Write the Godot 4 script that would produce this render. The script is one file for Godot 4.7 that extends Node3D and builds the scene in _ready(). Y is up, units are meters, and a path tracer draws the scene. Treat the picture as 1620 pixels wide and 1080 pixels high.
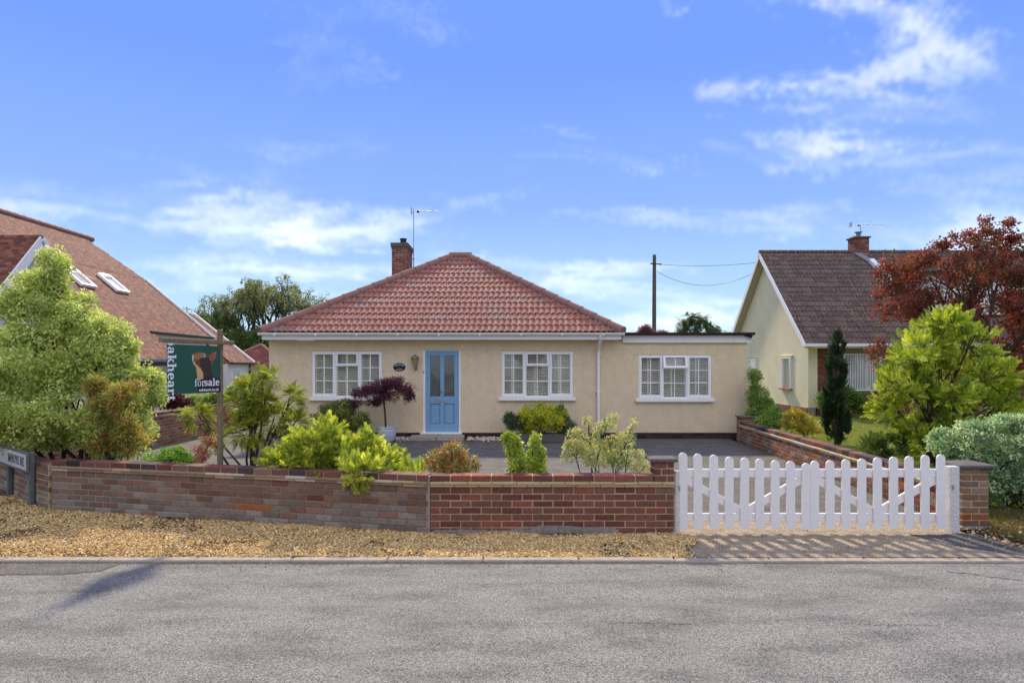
extends Node3D
# A cream bungalow behind a low brick wall, seen from across the road. Metres, y up, camera at x = 0, z = 0 looking along -z.

const FOCAL := 1080.0      # focal length in photo pixels
const EYE := 1.83          # height of the lens
const HORIZON := 580.0     # photo row of the horizon
const EXPOSURE := 3.1
const SKY_SHARE := 2.85
var rng := RandomNumberGenerator.new()
var taken := {}
var boxes := {}
var M := {}                # materials by name


# ---------------------------------------------------------------- places
func at(px: float, py: float, z: float) -> Vector3:
	return Vector3((px - 810.0) * z / FOCAL, EYE - (py - HORIZON) * z / FOCAL, -z)

func on_plane(px: float, py: float, p: Vector3, n: Vector3) -> Vector3:
	var eye := Vector3(0, EYE, 0)
	var d := Vector3((px - 810.0) / FOCAL, -(py - HORIZON) / FOCAL, -1.0)
	return eye + d * ((p - eye).dot(n) / d.dot(n))

func rnd(a: float, b: float) -> float:
	return rng.randf_range(a, b)


# ---------------------------------------------------------------- shapes
class Shape:
	var v := PackedVector3Array()
	var n := PackedVector3Array()
	var c := PackedColorArray()
	var u := PackedVector2Array()
	var col := Color.WHITE

	func tri(a: Vector3, b: Vector3, d: Vector3) -> void:
		var m := (d - a).cross(b - a).normalized()
		v.append(a); v.append(b); v.append(d)
		for i in 3:
			n.append(m); c.append(col); u.append(Vector2.ZERO)

	func quad(a: Vector3, b: Vector3, d: Vector3, e: Vector3) -> void:
		tri(a, b, d); tri(a, d, e)

	func face(a: Vector3, b: Vector3, d: Vector3, e: Vector3, out: Vector3) -> void:
		if (d - a).cross(b - a).dot(out) < 0.0:
			quad(a, e, d, b)
		else:
			quad(a, b, d, e)

	func smooth_tri(p: Array, q: Array) -> void:
		var flip: bool = (p[2] - p[0]).cross(p[1] - p[0]).dot(q[0] + q[1] + q[2]) < 0.0
		for i in ([0, 2, 1] if flip else [0, 1, 2]):
			v.append(p[i]); n.append(q[i]); c.append(col); u.append(Vector2.ZERO)

	func box(o: Vector3, s: Vector3, b := Basis.IDENTITY, bevel := 0.0) -> void:
		var h := s * 0.5
		var k := minf(bevel, minf(h.x, minf(h.y, h.z)) * 0.8)
		for a in 3:
			var e := (a + 1) % 3
			var f := (a + 2) % 3
			for sa in [-1.0, 1.0]:
				var p := []
				for w in [[-1, -1], [1, -1], [1, 1], [-1, 1]]:
					var x := Vector3.ZERO
					x[a] = sa * h[a]; x[e] = w[0] * (h[e] - k); x[f] = w[1] * (h[f] - k)
					p.append(o + b * x)
				var out := Vector3.ZERO
				out[a] = sa
				face(p[0], p[1], p[2], p[3], b * out)
			if k > 0.0:
				for se in [-1.0, 1.0]:
					for sf in [-1.0, 1.0]:
						var q := []
						for w in [[-1.0, true], [1.0, true], [1.0, false], [-1.0, false]]:
							var x := Vector3.ZERO
							x[a] = w[0] * (h[a] - k)
							x[e] = se * (h[e] - (0.0 if w[1] else k)); x[f] = sf * (h[f] - (k if w[1] else 0.0))
							q.append(o + b * x)
						var out := Vector3.ZERO
						out[e] = se; out[f] = sf
						face(q[0], q[1], q[2], q[3], b * out)
		if k > 0.0:
			for sx in [-1.0, 1.0]:
				for sy in [-1.0, 1.0]:
					for sz in [-1.0, 1.0]:
						var p0 := o + b * Vector3(sx * h.x, sy * (h.y - k), sz * (h.z - k))
						var p1 := o + b * Vector3(sx * (h.x - k), sy * h.y, sz * (h.z - k))
						var p2 := o + b * Vector3(sx * (h.x - k), sy * (h.y - k), sz * h.z)
						if (p2 - p0).cross(p1 - p0).dot(b * Vector3(sx, sy, sz)) < 0.0:
							tri(p0, p2, p1)
						else:
							tri(p0, p1, p2)

	func tube(pts: Array, radii: Array, sides := 8, caps := true) -> void:
		var rings := []
		var dirs := []
		for i in pts.size():
			var d: Vector3 = (pts[mini(i + 1, pts.size() - 1)] - pts[maxi(i - 1, 0)]).normalized()
			var s := d.cross(Vector3(0.31, 0.2, 0.93)).normalized()
			var t := d.cross(s).normalized()
			var ring := []
			var dr := []
			for k in sides:
				var a := TAU * k / sides
				var o := s * cos(a) + t * sin(a)
				dr.append(o)
				ring.append(pts[i] + o * radii[i])
			rings.append(ring); dirs.append(dr)
		for i in pts.size() - 1:
			for k in sides:
				var l := (k + 1) % sides
				smooth_tri([rings[i][k], rings[i][l], rings[i + 1][l]], [dirs[i][k], dirs[i][l], dirs[i + 1][l]])
				smooth_tri([rings[i][k], rings[i + 1][l], rings[i + 1][k]], [dirs[i][k], dirs[i + 1][l], dirs[i + 1][k]])
		if caps:
			for e in [0, pts.size() - 1]:
				var out: Vector3 = (pts[e] - pts[1 if e == 0 else e - 1]).normalized()
				for k in range(1, sides - 1):
					face(rings[e][0], rings[e][k], rings[e][k + 1], rings[e][k + 1], out)

	func lathe(o: Vector3, profile: Array, sides := 20) -> void:   # profile of [radius, height]
		for i in profile.size() - 1:
			var a: Array = profile[i]
			var b: Array = profile[i + 1]
			var slope := Vector2(b[1] - a[1], a[0] - b[0]).normalized()
			for k in sides:
				var p := []
				var q := []
				for w in [[a, k], [a, k + 1], [b, k + 1], [b, k]]:
					var t: float = TAU * w[1] / sides
					p.append(o + Vector3(cos(t) * w[0][0], w[0][1], sin(t) * w[0][0]))
					q.append(Vector3(cos(t) * slope.x, slope.y, sin(t) * slope.x))
				smooth_tri([p[0], p[1], p[2]], [q[0], q[1], q[2]])
				smooth_tri([p[0], p[2], p[3]], [q[0], q[2], q[3]])

	static func new_slope(a: Vector3, b: Vector3, rb: Vector3, ra: Vector3, ba: Vector3, bb: Vector3) -> ArrayMesh:   # both slopes of a gabled roof, a little below its tiles
		var k := Shape.new()
		var d := Vector3(0, -0.03, 0)
		k.face(a + d, b + d, rb + d, ra + d, Vector3(0, 1, 1))
		k.face(ba + d, bb + d, rb + d, ra + d, Vector3(0, 1, -1))
		return k.mesh()

	func mesh() -> ArrayMesh:
		var a := []
		a.resize(Mesh.ARRAY_MAX)
		a[Mesh.ARRAY_VERTEX] = v; a[Mesh.ARRAY_NORMAL] = n; a[Mesh.ARRAY_COLOR] = c; a[Mesh.ARRAY_TEX_UV] = u
		var m := ArrayMesh.new()
		m.add_surface_from_arrays(Mesh.PRIMITIVE_TRIANGLES, a)
		return m


func box_mesh(s: Vector3, bevel := 0.0) -> ArrayMesh:
	var key := "%.4f %.4f %.4f %.4f" % [s.x, s.y, s.z, bevel]
	if not boxes.has(key):
		var k := Shape.new()
		k.box(Vector3.ZERO, s, Basis.IDENTITY, bevel)
		boxes[key] = k.mesh()
	return boxes[key]

func sheet(outline: Array, y: float) -> ArrayMesh:   # a flat sheet from [x, distance] corners
	var k := Shape.new()
	var p := PackedVector2Array()
	for o in outline:
		p.append(Vector2(o[0], -o[1]))
	var idx := Geometry2D.triangulate_polygon(p)
	for i in range(0, idx.size(), 3):
		var a := Vector3(p[idx[i]].x, y, p[idx[i]].y)
		var b := Vector3(p[idx[i + 1]].x, y, p[idx[i + 1]].y)
		var d := Vector3(p[idx[i + 2]].x, y, p[idx[i + 2]].y)
		k.face(a, b, d, d, Vector3.UP)
	return k.mesh()

func wall_with_holes(x0: float, x1: float, y0: float, y1: float, zf: float, thick: float, holes: Array) -> Shape:
	# a wall across x whose front looks towards the road; holes are [x0, x1, y0, y1]
	var k := Shape.new()
	var xs := [x0, x1]
	var ys := [y0, y1]
	for h in holes:
		xs.append_array([h[0], h[1]]); ys.append_array([h[2], h[3]])
	xs.sort(); ys.sort()
	for i in xs.size() - 1:
		for j in ys.size() - 1:
			var a: float = xs[i]
			var b: float = xs[i + 1]
			var c: float = ys[j]
			var d: float = ys[j + 1]
			if b - a < 1e-4 or d - c < 1e-4:
				continue
			var open := false
			for h in holes:
				if (a + b) / 2 > h[0] and (a + b) / 2 < h[1] and (c + d) / 2 > h[2] and (c + d) / 2 < h[3]:
					open = true
			if open:
				continue
			for s in [[-zf, 1.0], [-zf - thick, -1.0]]:
				k.face(Vector3(a, c, s[0]), Vector3(b, c, s[0]), Vector3(b, d, s[0]), Vector3(a, d, s[0]), Vector3(0, 0, s[1]))
	for h in holes + [[x0, x1, y0, y1]]:
		var out: float = -1.0 if h[0] == x0 and h[1] == x1 and h[3] == y1 else 1.0
		for e in [[h[0], h[2], h[0], h[3], Vector3(1, 0, 0)], [h[1], h[2], h[1], h[3], Vector3(-1, 0, 0)], [h[0], h[2], h[1], h[2], Vector3(0, 1, 0)], [h[0], h[3], h[1], h[3], Vector3(0, -1, 0)]]:
			k.face(Vector3(e[0], e[1], -zf), Vector3(e[2], e[3], -zf), Vector3(e[2], e[3], -zf - thick), Vector3(e[0], e[1], -zf - thick), e[4] * out)
	return k


# ---------------------------------------------------------------- materials
func noise(seed_: int, freq: float, lo: Color, hi: Color, size := 512, cellular := false, mid = null, octaves := 4) -> NoiseTexture2D:
	var f := FastNoiseLite.new()
	f.seed = seed_
	f.frequency = freq
	f.noise_type = FastNoiseLite.TYPE_CELLULAR if cellular else FastNoiseLite.TYPE_SIMPLEX_SMOOTH
	if cellular:
		f.cellular_return_type = FastNoiseLite.RETURN_CELL_VALUE
		f.fractal_type = FastNoiseLite.FRACTAL_NONE
	else:
		f.fractal_octaves = octaves
	var g := Gradient.new()
	g.colors = PackedColorArray([lo, hi])
	g.offsets = PackedFloat32Array([0.0, 1.0])
	if mid != null:
		for q in mid:
			g.add_point(q[0], q[1])
	var t := NoiseTexture2D.new()
	t.width = size
	t.height = size
	t.seamless = true
	t.noise = f
	t.color_ramp = g
	return t

func grey(x: float) -> Color:
	return Color(x, x, x)

func mat(called: String, c: Color, rough := 0.8, tex: Texture2D = null, scale := 1.0, bump: Texture2D = null, depth := 0.0) -> StandardMaterial3D:
	var k := StandardMaterial3D.new()
	k.resource_name = called
	k.albedo_color = c.linear_to_srgb()
	k.roughness = rough
	k.metallic_specular = 0.35
	if tex:
		k.albedo_texture = tex
	if tex or bump:
		k.uv1_triplanar = true
		k.uv1_world_triplanar = true
		k.uv1_scale = Vector3.ONE * scale
	if bump:
		k.heightmap_enabled = true
		k.heightmap_texture = bump
		k.heightmap_scale = depth
	M[called] = k
	return k

func over(k: StandardMaterial3D, tex: Texture2D, scale: float) -> void:   # a second, coarser pattern that multiplies the first
	k.detail_enabled = true
	k.detail_blend_mode = BaseMaterial3D.BLEND_MODE_MUL
	k.detail_uv_layer = BaseMaterial3D.DETAIL_UV_2
	k.detail_albedo = tex
	k.uv2_triplanar = true
	k.uv2_world_triplanar = true
	k.uv2_scale = Vector3.ONE * scale

func tinted(called: String, rough: float, back := 0.0, spec := 0.3) -> StandardMaterial3D:   # takes its colour from vertices and copies
	var k := StandardMaterial3D.new()
	k.resource_name = called
	k.roughness = rough
	k.metallic_specular = spec
	k.vertex_color_use_as_albedo = true
	if back > 0.0:
		k.backlight_enabled = true
		k.backlight = Color(back, back, back * 0.75).linear_to_srgb()
	M[called] = k
	return k


# ---------------------------------------------------------------- nodes
func numbered(called: String) -> String:
	taken[called] = taken.get(called, -1) + 1
	return called if taken[called] == 0 else "%s_%03d" % [called, taken[called]]

func thing(called: String, label: String, category: String, where := Vector3.ZERO, group := "") -> Node3D:
	var o := Node3D.new()
	o.name = numbered(called)
	add_child(o)
	o.position = where
	o.set_meta("label", label)
	o.set_meta("category", category)
	if group:
		o.set_meta("group", group)
	return o

func root_of(n: Node) -> Vector3:
	var p := Vector3.ZERO
	while n != self and n is Node3D:
		p += n.position
		n = n.get_parent()
	return p

func part(parent: Node, called: String, mesh: Mesh, m: Material, where := Vector3.ZERO, basis := Basis.IDENTITY) -> MeshInstance3D:
	# where is in the scene's own metres; the node is placed relative to its parent
	var o := MeshInstance3D.new()
	o.name = called
	o.mesh = mesh
	o.material_override = m
	parent.add_child(o, true)
	o.transform = Transform3D(basis, where - root_of(parent))
	return o

func structure(called: String, mesh: Mesh, m: Material, where := Vector3.ZERO) -> MeshInstance3D:
	var o := part(self, called, mesh, m, where)
	o.name = numbered(called)
	o.set_meta("kind", "structure")
	return o

func many(parent: Node, called: String, mesh: Mesh, m: Material, where: Array, tints: Array, stuff := true) -> MultiMeshInstance3D:
	var mm := MultiMesh.new()
	mm.transform_format = MultiMesh.TRANSFORM_3D
	mm.use_colors = true
	mm.mesh = mesh
	mm.instance_count = where.size()
	var off := root_of(parent)
	for i in where.size():
		var t: Transform3D = where[i]
		t.origin -= off
		mm.set_instance_transform(i, t)
		mm.set_instance_color(i, tints[i])
	var o := MultiMeshInstance3D.new()
	o.name = called
	o.multimesh = mm
	o.material_override = m
	parent.add_child(o, true)
	if stuff:
		o.set_meta("kind", "stuff")
	return o

func text(parent: Node, called: String, words: String, height: float, bold: bool, serif: bool, m: Material, where: Vector3, basis: Basis, italic := false) -> MeshInstance3D:
	var f := SystemFont.new()
	f.font_names = PackedStringArray(["Droid Serif" if serif else "Droid Sans"])
	f.font_weight = 700 if bold else 400
	f.font_italic = italic
	var t := TextMesh.new()
	t.font = f
	t.text = words
	t.font_size = 64
	t.pixel_size = height / 46.0
	t.depth = 0.002
	t.curve_step = 1.0
	return part(parent, called, t, m, where, basis)


# ---------------------------------------------------------------- foliage
func leaf(k: Shape, p: Vector3, d: Vector3, side: Vector3, l: float, w: float, fold := 0.25) -> void:
	var up := side.cross(d).normalized()
	var mid := p + d * l * 0.45
	var a := mid + side * w * 0.5 + up * w * fold
	var b := mid - side * w * 0.5 + up * w * fold
	k.tri(p, a, p + d * l)
	k.tri(p, p + d * l, b)

func ball(r: RandomNumberGenerator) -> Vector3:
	var p := Vector3(r.randf_range(-1, 1), r.randf_range(-1, 1), r.randf_range(-1, 1))
	while p.length() > 1.0 or p.length() < 0.05:
		p = Vector3(r.randf_range(-1, 1), r.randf_range(-1, 1), r.randf_range(-1, 1))
	return p

func leaf_clump(seed_: int, count: int, l: float, w: float, pale := 0.0) -> ArrayMesh:
	# broad leaves round a twig, about one unit across; some leaves pale where the plant is variegated
	var r := RandomNumberGenerator.new()
	r.seed = seed_
	var k := Shape.new()
	for i in count:
		var p := ball(r)
		p.y *= 0.8
		var d := (p.normalized() * 0.9 + ball(r) * 0.8 + Vector3(0, 0.25, 0)).normalized()
		var s := d.cross(ball(r)).normalized()
		var b := r.randf_range(0.7, 1.2)
		k.col = Color(b * 1.5, b * 1.45, b * 1.6) if r.randf() < pale else Color(b * r.randf_range(0.9, 1.1), b, b * r.randf_range(0.85, 1.1))
		leaf(k, p * 0.45, d, s, l * r.randf_range(0.7, 1.2), w * r.randf_range(0.75, 1.2))
	return k.mesh()

func spray(seed_: int, twigs: int, droop: float, width: float) -> ArrayMesh:
	# a feathery conifer shoot, one unit long, pointing up its own y axis and hanging over at the end
	var r := RandomNumberGenerator.new()
	r.seed = seed_
	var k := Shape.new()
	for i in twigs:
		var t := (i + 0.5) / twigs
		var base := Vector3(0, t * 0.85, droop * t * t)
		for s in [-1.0, 1.0]:
			var l := (1.0 - t * 0.65) * 0.42 * r.randf_range(0.75, 1.2)
			var d := Vector3(s * r.randf_range(0.6, 1.0), r.randf_range(0.5, 0.9), droop * t + r.randf_range(-0.35, 0.35)).normalized()
			var b := r.randf_range(0.75, 1.2)
			k.col = Color(b, b, b * 0.9)
			var sd := d.cross(Vector3(0.1, 0.2, 1)).normalized()
			leaf(k, base, d, sd, l, width, 0.15)
			leaf(k, base + d * l * 0.35, (d + Vector3(0, 0.7, r.randf_range(-0.3, 0.3))).normalized(), sd, l * 0.6, width * 0.8, 0.15)
	k.col = Color(1.1, 1.1, 0.95)
	leaf(k, Vector3(0, 0.7, droop * 0.5), Vector3(0, 0.9, droop).normalized(), Vector3(1, 0, 0), 0.34, width, 0.1)
	return k.mesh()

func fill(lobes: Array, count: int, lo: float, hi: float, palette: Array, o: Dictionary) -> Array:
	# copies spread through ellipsoids [centre, radii]; most of them in the outer shell
	var where := []
	var tints := []
	var shell: float = o.get("shell", 0.55)
	var outward: float = o.get("out", 0.8)
	var lift: float = o.get("up", 0.4)
	var wild: float = o.get("wild", 0.5)
	var total := 0.0
	for l in lobes:
		total += l[1].x * l[1].y + l[1].y * l[1].z + l[1].x * l[1].z
	for l in lobes:
		var share: int = int(count * (l[1].x * l[1].y + l[1].y * l[1].z + l[1].x * l[1].z) / total)
		var tufts := []
		for i in int(o.get("tufts", 14)):
			tufts.append(ball(rng).normalized() * rnd(0.5, 0.84))
		for i in share:
			var off: Vector3 = tufts[rng.randi() % tufts.size()] + ball(rng) * float(o.get("tuft", 0.27))
			if rng.randf() < 0.18:
				off = ball(rng).normalized() * pow(rnd(shell, 1.0), 0.7)
			var d := off.normalized()
			var p: Vector3 = l[0] + off * l[1]
			if p.y < o.get("floor", 0.02):
				continue
			var deep := false
			for q in lobes:
				if q != l:
					var e: Vector3 = p - q[0]
					if Vector3(e.x / q[1].x, e.y / q[1].y, e.z / q[1].z).length() < 0.55:
						deep = true
			if deep and rng.randf() < 0.7:
				continue
			var out := Vector3(d.x / l[1].x, d.y / l[1].y, d.z / l[1].z).normalized()
			var y := (out * outward + Vector3(0, lift, 0) + ball(rng) * wild).normalized()
			var x := y.cross(ball(rng)).normalized()
			if o.get("hang", false):
				x = y.cross(Vector3(0, -1, 0) + ball(rng) * 0.3).normalized()
			var s := rnd(lo, hi)
			where.append(Transform3D(Basis(x, y, x.cross(y)) * s, p))
			var a: Color = palette[rng.randi() % palette.size()]
			var b: Color = palette[rng.randi() % palette.size()]
			tints.append(a.lerp(b, rng.randf() * 0.6) * rnd(1.7, 2.4))
	return [where, tints]

func crown(parent: Node, mesh: Mesh, m: Material, lobes: Array, count: int, lo: float, hi: float, palette: Array, o := {}, called := "crown") -> void:
	var f := fill(lobes, count, lo, hi, palette, o)
	many(parent, called, mesh, m, f[0], f[1])

func lobe(px: float, py: float, rx: float, ry: float, z: float, rz := 0.0) -> Array:   # an ellipsoid that covers these photo pixels at that distance
	var k := z / FOCAL
	return [at(px, py, z), Vector3(rx * k, ry * k, rz if rz > 0.0 else rx * k)]

func stems(parent: Node, base: Vector3, lobes: Array, r: float, m: Material, called := "stem", spread := 0.12) -> void:
	for l in lobes:
		var k := Shape.new()
		var b := base + Vector3(rnd(-spread, spread), -0.03, rnd(-spread, spread))
		var e: Vector3 = l[0] + Vector3(0, l[1].y * 0.3, 0)
		var mid := b.lerp(e, 0.5) + Vector3(rnd(-0.08, 0.08), 0.05, rnd(-0.08, 0.08))
		k.tube([b, b.lerp(mid, 0.5), mid, mid.lerp(e, 0.5), e], [r, r * 0.85, r * 0.7, r * 0.5, r * 0.25], 7)
		for i in 5:   # side shoots
			var p: Vector3 = mid.lerp(e, rnd(0.0, 0.8))
			var q: Vector3 = l[0] + ball(rng) * l[1] * 0.8
			k.tube([p, p.lerp(q, 0.6) + Vector3(0, 0.03, 0), q], [r * 0.4, r * 0.28, r * 0.12], 5, false)
		part(parent, called, k.mesh(), m)

func bush(called: String, label: String, base: Vector3, lobes: Array, mesh: Mesh, m: Material, count: int, lo: float, hi: float, palette: Array, o := {}, group := "") -> Node3D:
	var t := thing(called, label, o.get("category", "shrub"), base, group)
	stems(t, base, lobes, o.get("stem", 0.018), M.bark, "stem", o.get("spread", 0.12))
	o["floor"] = base.y + o.get("low", 0.03)
	crown(t, mesh, m, lobes, count, lo, hi, palette, o)
	return t

func branch(k: Shape, tips: Array, p: Vector3, d: Vector3, l: float, r: float, depth: int) -> void:
	var q := p + d * l
	var mid := p.lerp(q, 0.5) + ball(rng) * l * 0.06
	k.tube([p, mid, q], [r, r * 0.85, r * 0.68], 7 if depth > 2 else 5, false)
	if depth == 0:
		tips.append(q)
		return
	for i in (3 if depth > 1 else 2):
		var e := (d * 0.9 + ball(rng) * 0.75 + Vector3(0, 0.16, 0)).normalized()
		branch(k, tips, p.lerp(q, rnd(0.7, 1.0)), e, l * rnd(0.62, 0.82), r * 0.6, depth - 1)
	if depth < 3:
		tips.append(mid.lerp(q, 0.5))


# ---------------------------------------------------------------- brickwork
const COURSE := 0.0735
func brick_material(style: String, s: float, course: int) -> Array:   # [material, tint of a joined copy]
	var pick := rng.randf()
	var k := "brick_brown"
	match style:
		"new":
			k = "brick_plum" if pick < 0.86 else "brick_red" if pick < 0.95 else "brick_brown"
		"old":
			if course < 2:
				k = "brick_pale" if pick < 0.5 else "brick_grey" if pick < 0.9 else "brick_brown" if pick < 0.97 else "brick_rose"
			elif course < 4:
				k = "brick_grey" if pick < 0.55 else "brick_pale" if pick < 0.68 else "brick_rose" if pick < 0.75 else "brick_brown" if pick < 0.96 else "brick_orange"
			else:
				k = "brick_brown" if pick < 0.66 else "brick_plum" if pick < 0.74 else "brick_grey" if pick < 0.96 else "brick_orange"
		"coping_new":
			k = "brick_red" if pick < 0.75 else "brick_plum"
		"coping_old":
			k = "brick_plum" if pick < 0.5 else "brick_dark" if pick < 0.85 else "brick_brown"
		"red":
			k = "brick_red" if pick < 0.4 else "brick_rose" if pick < 0.7 else "brick_brown" if pick < 0.85 else "brick_orange"
		"mixed":
			k = "brick_rose" if pick < 0.4 else "brick_red" if pick < 0.62 else "brick_orange" if pick < 0.75 else "brick_pale" if pick < 0.85 else "brick_brown"
		"pier":
			k = "brick_orange" if course == 1 else "brick_brown" if pick < 0.55 else "brick_grey"
		"chimney":
			k = "brick_red" if pick < 0.45 else "brick_rose" if pick < 0.7 else "brick_plum"
		"blue":
			k = "brick_dark"
	k += "_%d" % (rng.randi() % 4)
	return [M[k], M[k].albedo_color.srgb_to_linear()]

func brick_course_run(parent: Node, a: Vector3, b: Vector3, first: int, courses: int, thick: float, style: String, keep0 := -1.0, keep1 := 1e9, called := "brick", ch := COURSE, y0 := 0.0) -> void:
	# stretcher bond from a to b; bricks between keep0 and keep1 metres are parts, the rest are joined into one part
	var d := b - a
	d.y = 0.0
	var length := d.length()
	d = d.normalized()
	var basis := Basis(d, Vector3.UP, d.cross(Vector3.UP))
	var joined := []
	var tints := []
	var mesh := box_mesh(Vector3(0.215, ch - 0.0095, thick), 0.005)
	for j in courses:
		var s := -0.1125 if (first + j) % 2 else 0.0
		while s < length - 0.02:
			var s0 := maxf(s, 0.0)
			var s1 := minf(s + 0.215, length)
			s += 0.225
			if s1 - s0 < 0.03:
				continue
			var p := a + d * (s0 + s1) * 0.5
			p.y = y0 + (first + j + 0.5) * ch + rnd(-0.0012, 0.0012)
			p += basis.z * rnd(-0.0025, 0.0025)
			var bm := brick_material(style, s0, first + j)
			var t := basis * Basis(Vector3.UP, rnd(-0.006, 0.006)) * Basis.from_scale(Vector3((s1 - s0) / 0.215, 1, 1))
			if s0 >= keep0 and s1 <= keep1:
				part(parent, called, mesh, bm[0], p, t)
			else:
				joined.append(Transform3D(t, p))
				tints.append(bm[1] * rnd(0.85, 1.15))
	if joined:
		many(parent, called + "_courses", mesh, M.brick_joined, joined, tints)

func mortar(parent: Node, a: Vector3, b: Vector3, h: float, thick: float, m: Material, y0 := 0.0) -> void:
	var d := b - a
	var l := d.length()
	d = d.normalized()
	var k := Shape.new()
	k.box(Vector3.ZERO, Vector3(l - 0.006, h - 0.004, thick - 0.011))
	part(parent, "mortar", k.mesh(), m, (a + b) * 0.5 + Vector3(0, y0 + h * 0.5 - 0.002, 0), Basis(d, Vector3.UP, d.cross(Vector3.UP)))

func creasing(parent: Node, a: Vector3, b: Vector3, y: float, thick: float, mats: Array) -> void:   # two courses of thin tile, a little proud of the wall
	var d := b - a
	var l := d.length()
	d = d.normalized()
	var basis := Basis(d, Vector3.UP, d.cross(Vector3.UP))
	for j in 2:
		var s := -0.12 * j
		while s < l - 0.02:
			var s0 := maxf(s, 0.0)
			var s1 := minf(s + 0.262, l)
			s += 0.266
			if s1 - s0 < 0.04:
				continue
			var k := Shape.new()
			k.box(Vector3.ZERO, Vector3(s1 - s0, rnd(0.026, 0.036), thick + 0.03 + j * 0.022 + rnd(-0.005, 0.005)), Basis.IDENTITY, 0.006)
			part(parent, "creasing_tile", k.mesh(), mats[rng.randi() % mats.size()], a + d * (s0 + s1) * 0.5 + Vector3(0, y + 0.014 + j * 0.029 + rnd(-0.003, 0.003), 0), basis * Basis(Vector3(0, 0, 1), rnd(-0.012, 0.012)))

func coping(parent: Node, a: Vector3, b: Vector3, y: float, thick: float, style: String, h := 0.075, keep0 := -1.0, keep1 := 1e9) -> void:
	var d := (b - a).normalized()
	brick_course_run(parent, a, b, 0, 1, thick, style, keep0, keep1, "coping_brick", h, y)
	mortar(parent, a, b, h - 0.006, thick - 0.004, M.mortar_warm, y)

func pier(parent: Node, o: Vector3, w: float, dp: float, courses: int, style: String, y0 := 0.0) -> void:
	# a square pier: each course two or three bricks, turned course by course
	var core := Shape.new()
	core.box(Vector3.ZERO, Vector3(w - 0.012, courses * COURSE, dp - 0.012))
	part(parent, "mortar", core.mesh(), M.mortar_warm, o + Vector3(0, y0 + courses * COURSE * 0.5, 0))
	for j in courses:
		var split := 0.36 if j % 2 else 0.64
		for e in [[0.0, split], [split, 1.0]]:
			var l: float = (e[1] - e[0]) * w - 0.009
			var bm := brick_material(style, 0.0, j)
			part(parent, "brick", box_mesh(Vector3(l, COURSE - 0.0095, dp), 0.006), bm[0], o + Vector3(-w * 0.5 + (e[0] + e[1]) * 0.5 * w, y0 + (j + 0.5) * COURSE, rnd(-0.003, 0.003)))

func pier_cap(parent: Node, o: Vector3, w: float, dp: float, y: float, rise := 0.03) -> void:
	var k := Shape.new()
	var h := 0.035
	k.box(Vector3(0, h * 0.5, 0), Vector3(w, h, dp), Basis.IDENTITY, 0.008)
	for s in [[Vector3(-1, 0, -1), Vector3(1, 0, -1)], [Vector3(1, 0, -1), Vector3(1, 0, 1)], [Vector3(1, 0, 1), Vector3(-1, 0, 1)], [Vector3(-1, 0, 1), Vector3(-1, 0, -1)]]:
		var sc := Vector3(w * 0.48, 1, dp * 0.48)
		var a: Vector3 = s[0] * sc + Vector3(0, h + 0.001, 0)
		var b: Vector3 = s[1] * sc + Vector3(0, h + 0.001, 0)
		k.face(a, b, Vector3(0, h + rise, 0), Vector3(0, h + rise, 0), (a + b) * 0.5 + Vector3(0, 0.3, 0))
	part(parent, "cap", k.mesh(), M.cap_stone, o + Vector3(0, y, 0))

# ---------------------------------------------------------------- view, sky, light
func smooth(a: float, b: float, x: float) -> float:
	var t := clampf((x - a) / (b - a), 0.0, 1.0)
	return t * t * (3.0 - 2.0 * t)

func sky_image() -> Image:
	var w := 1440
	var h := 720
	var im := Image.create_empty(w, h, false, Image.FORMAT_RGBF)
	im.fill(Color(0.2, 0.19, 0.17))
	var f := FastNoiseLite.new()
	f.seed = 259
	f.frequency = 1.6
	f.fractal_octaves = 5
	f.fractal_gain = 0.44
	f.domain_warp_enabled = true
	f.domain_warp_amplitude = 0.5
	f.domain_warp_frequency = 1.2
	var g := FastNoiseLite.new()
	g.seed = 1259
	g.frequency = 0.34
	g.fractal_octaves = 2
	var stops := [[0.0, Color(0.62, 0.82, 0.95)], [0.09, Color(0.48, 0.72, 0.97)], [0.22, Color(0.285, 0.475, 0.97)], [0.40, Color(0.18, 0.345, 0.97)], [1.0, Color(0.175, 0.335, 0.96)]]
	for j in h / 2:
		var el := PI * 0.5 - PI * (j + 0.5) / h
		var sy := sin(el)
		var cy := cos(el)
		var base: Color = stops[-1][1]
		for i in stops.size() - 1:
			if sy >= stops[i][0] and sy < stops[i + 1][0]:
				base = stops[i][1].lerp(stops[i + 1][1], (sy - stops[i][0]) / (stops[i + 1][0] - stops[i][0]))
		var k := 1.0 / (sy + 0.16)
		for i in w:
			var az := TAU * (i + 0.5) / w   # the panorama's first column looks along -z
			var x := sin(az) * cy * k
			var z := -cos(az) * cy * k
			# thin high cloud, drawn out along one direction
			var a := f.get_noise_3d(x * 0.62 + z * 0.25, z * 1.15, 0.0)
			var b := g.get_noise_3d(x, z, 3.0)
			var c := smooth(-0.20, 0.95, a * 0.75 + b * 0.8) * lerpf(0.32, 0.86, smooth(0.02, 0.36, sy))   # air pales the far, low clouds
			im.set_pixel(i, j, base.lerp(Color(2.2, 2.12, 2.0), c) / SKY_SHARE)
	return im

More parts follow.
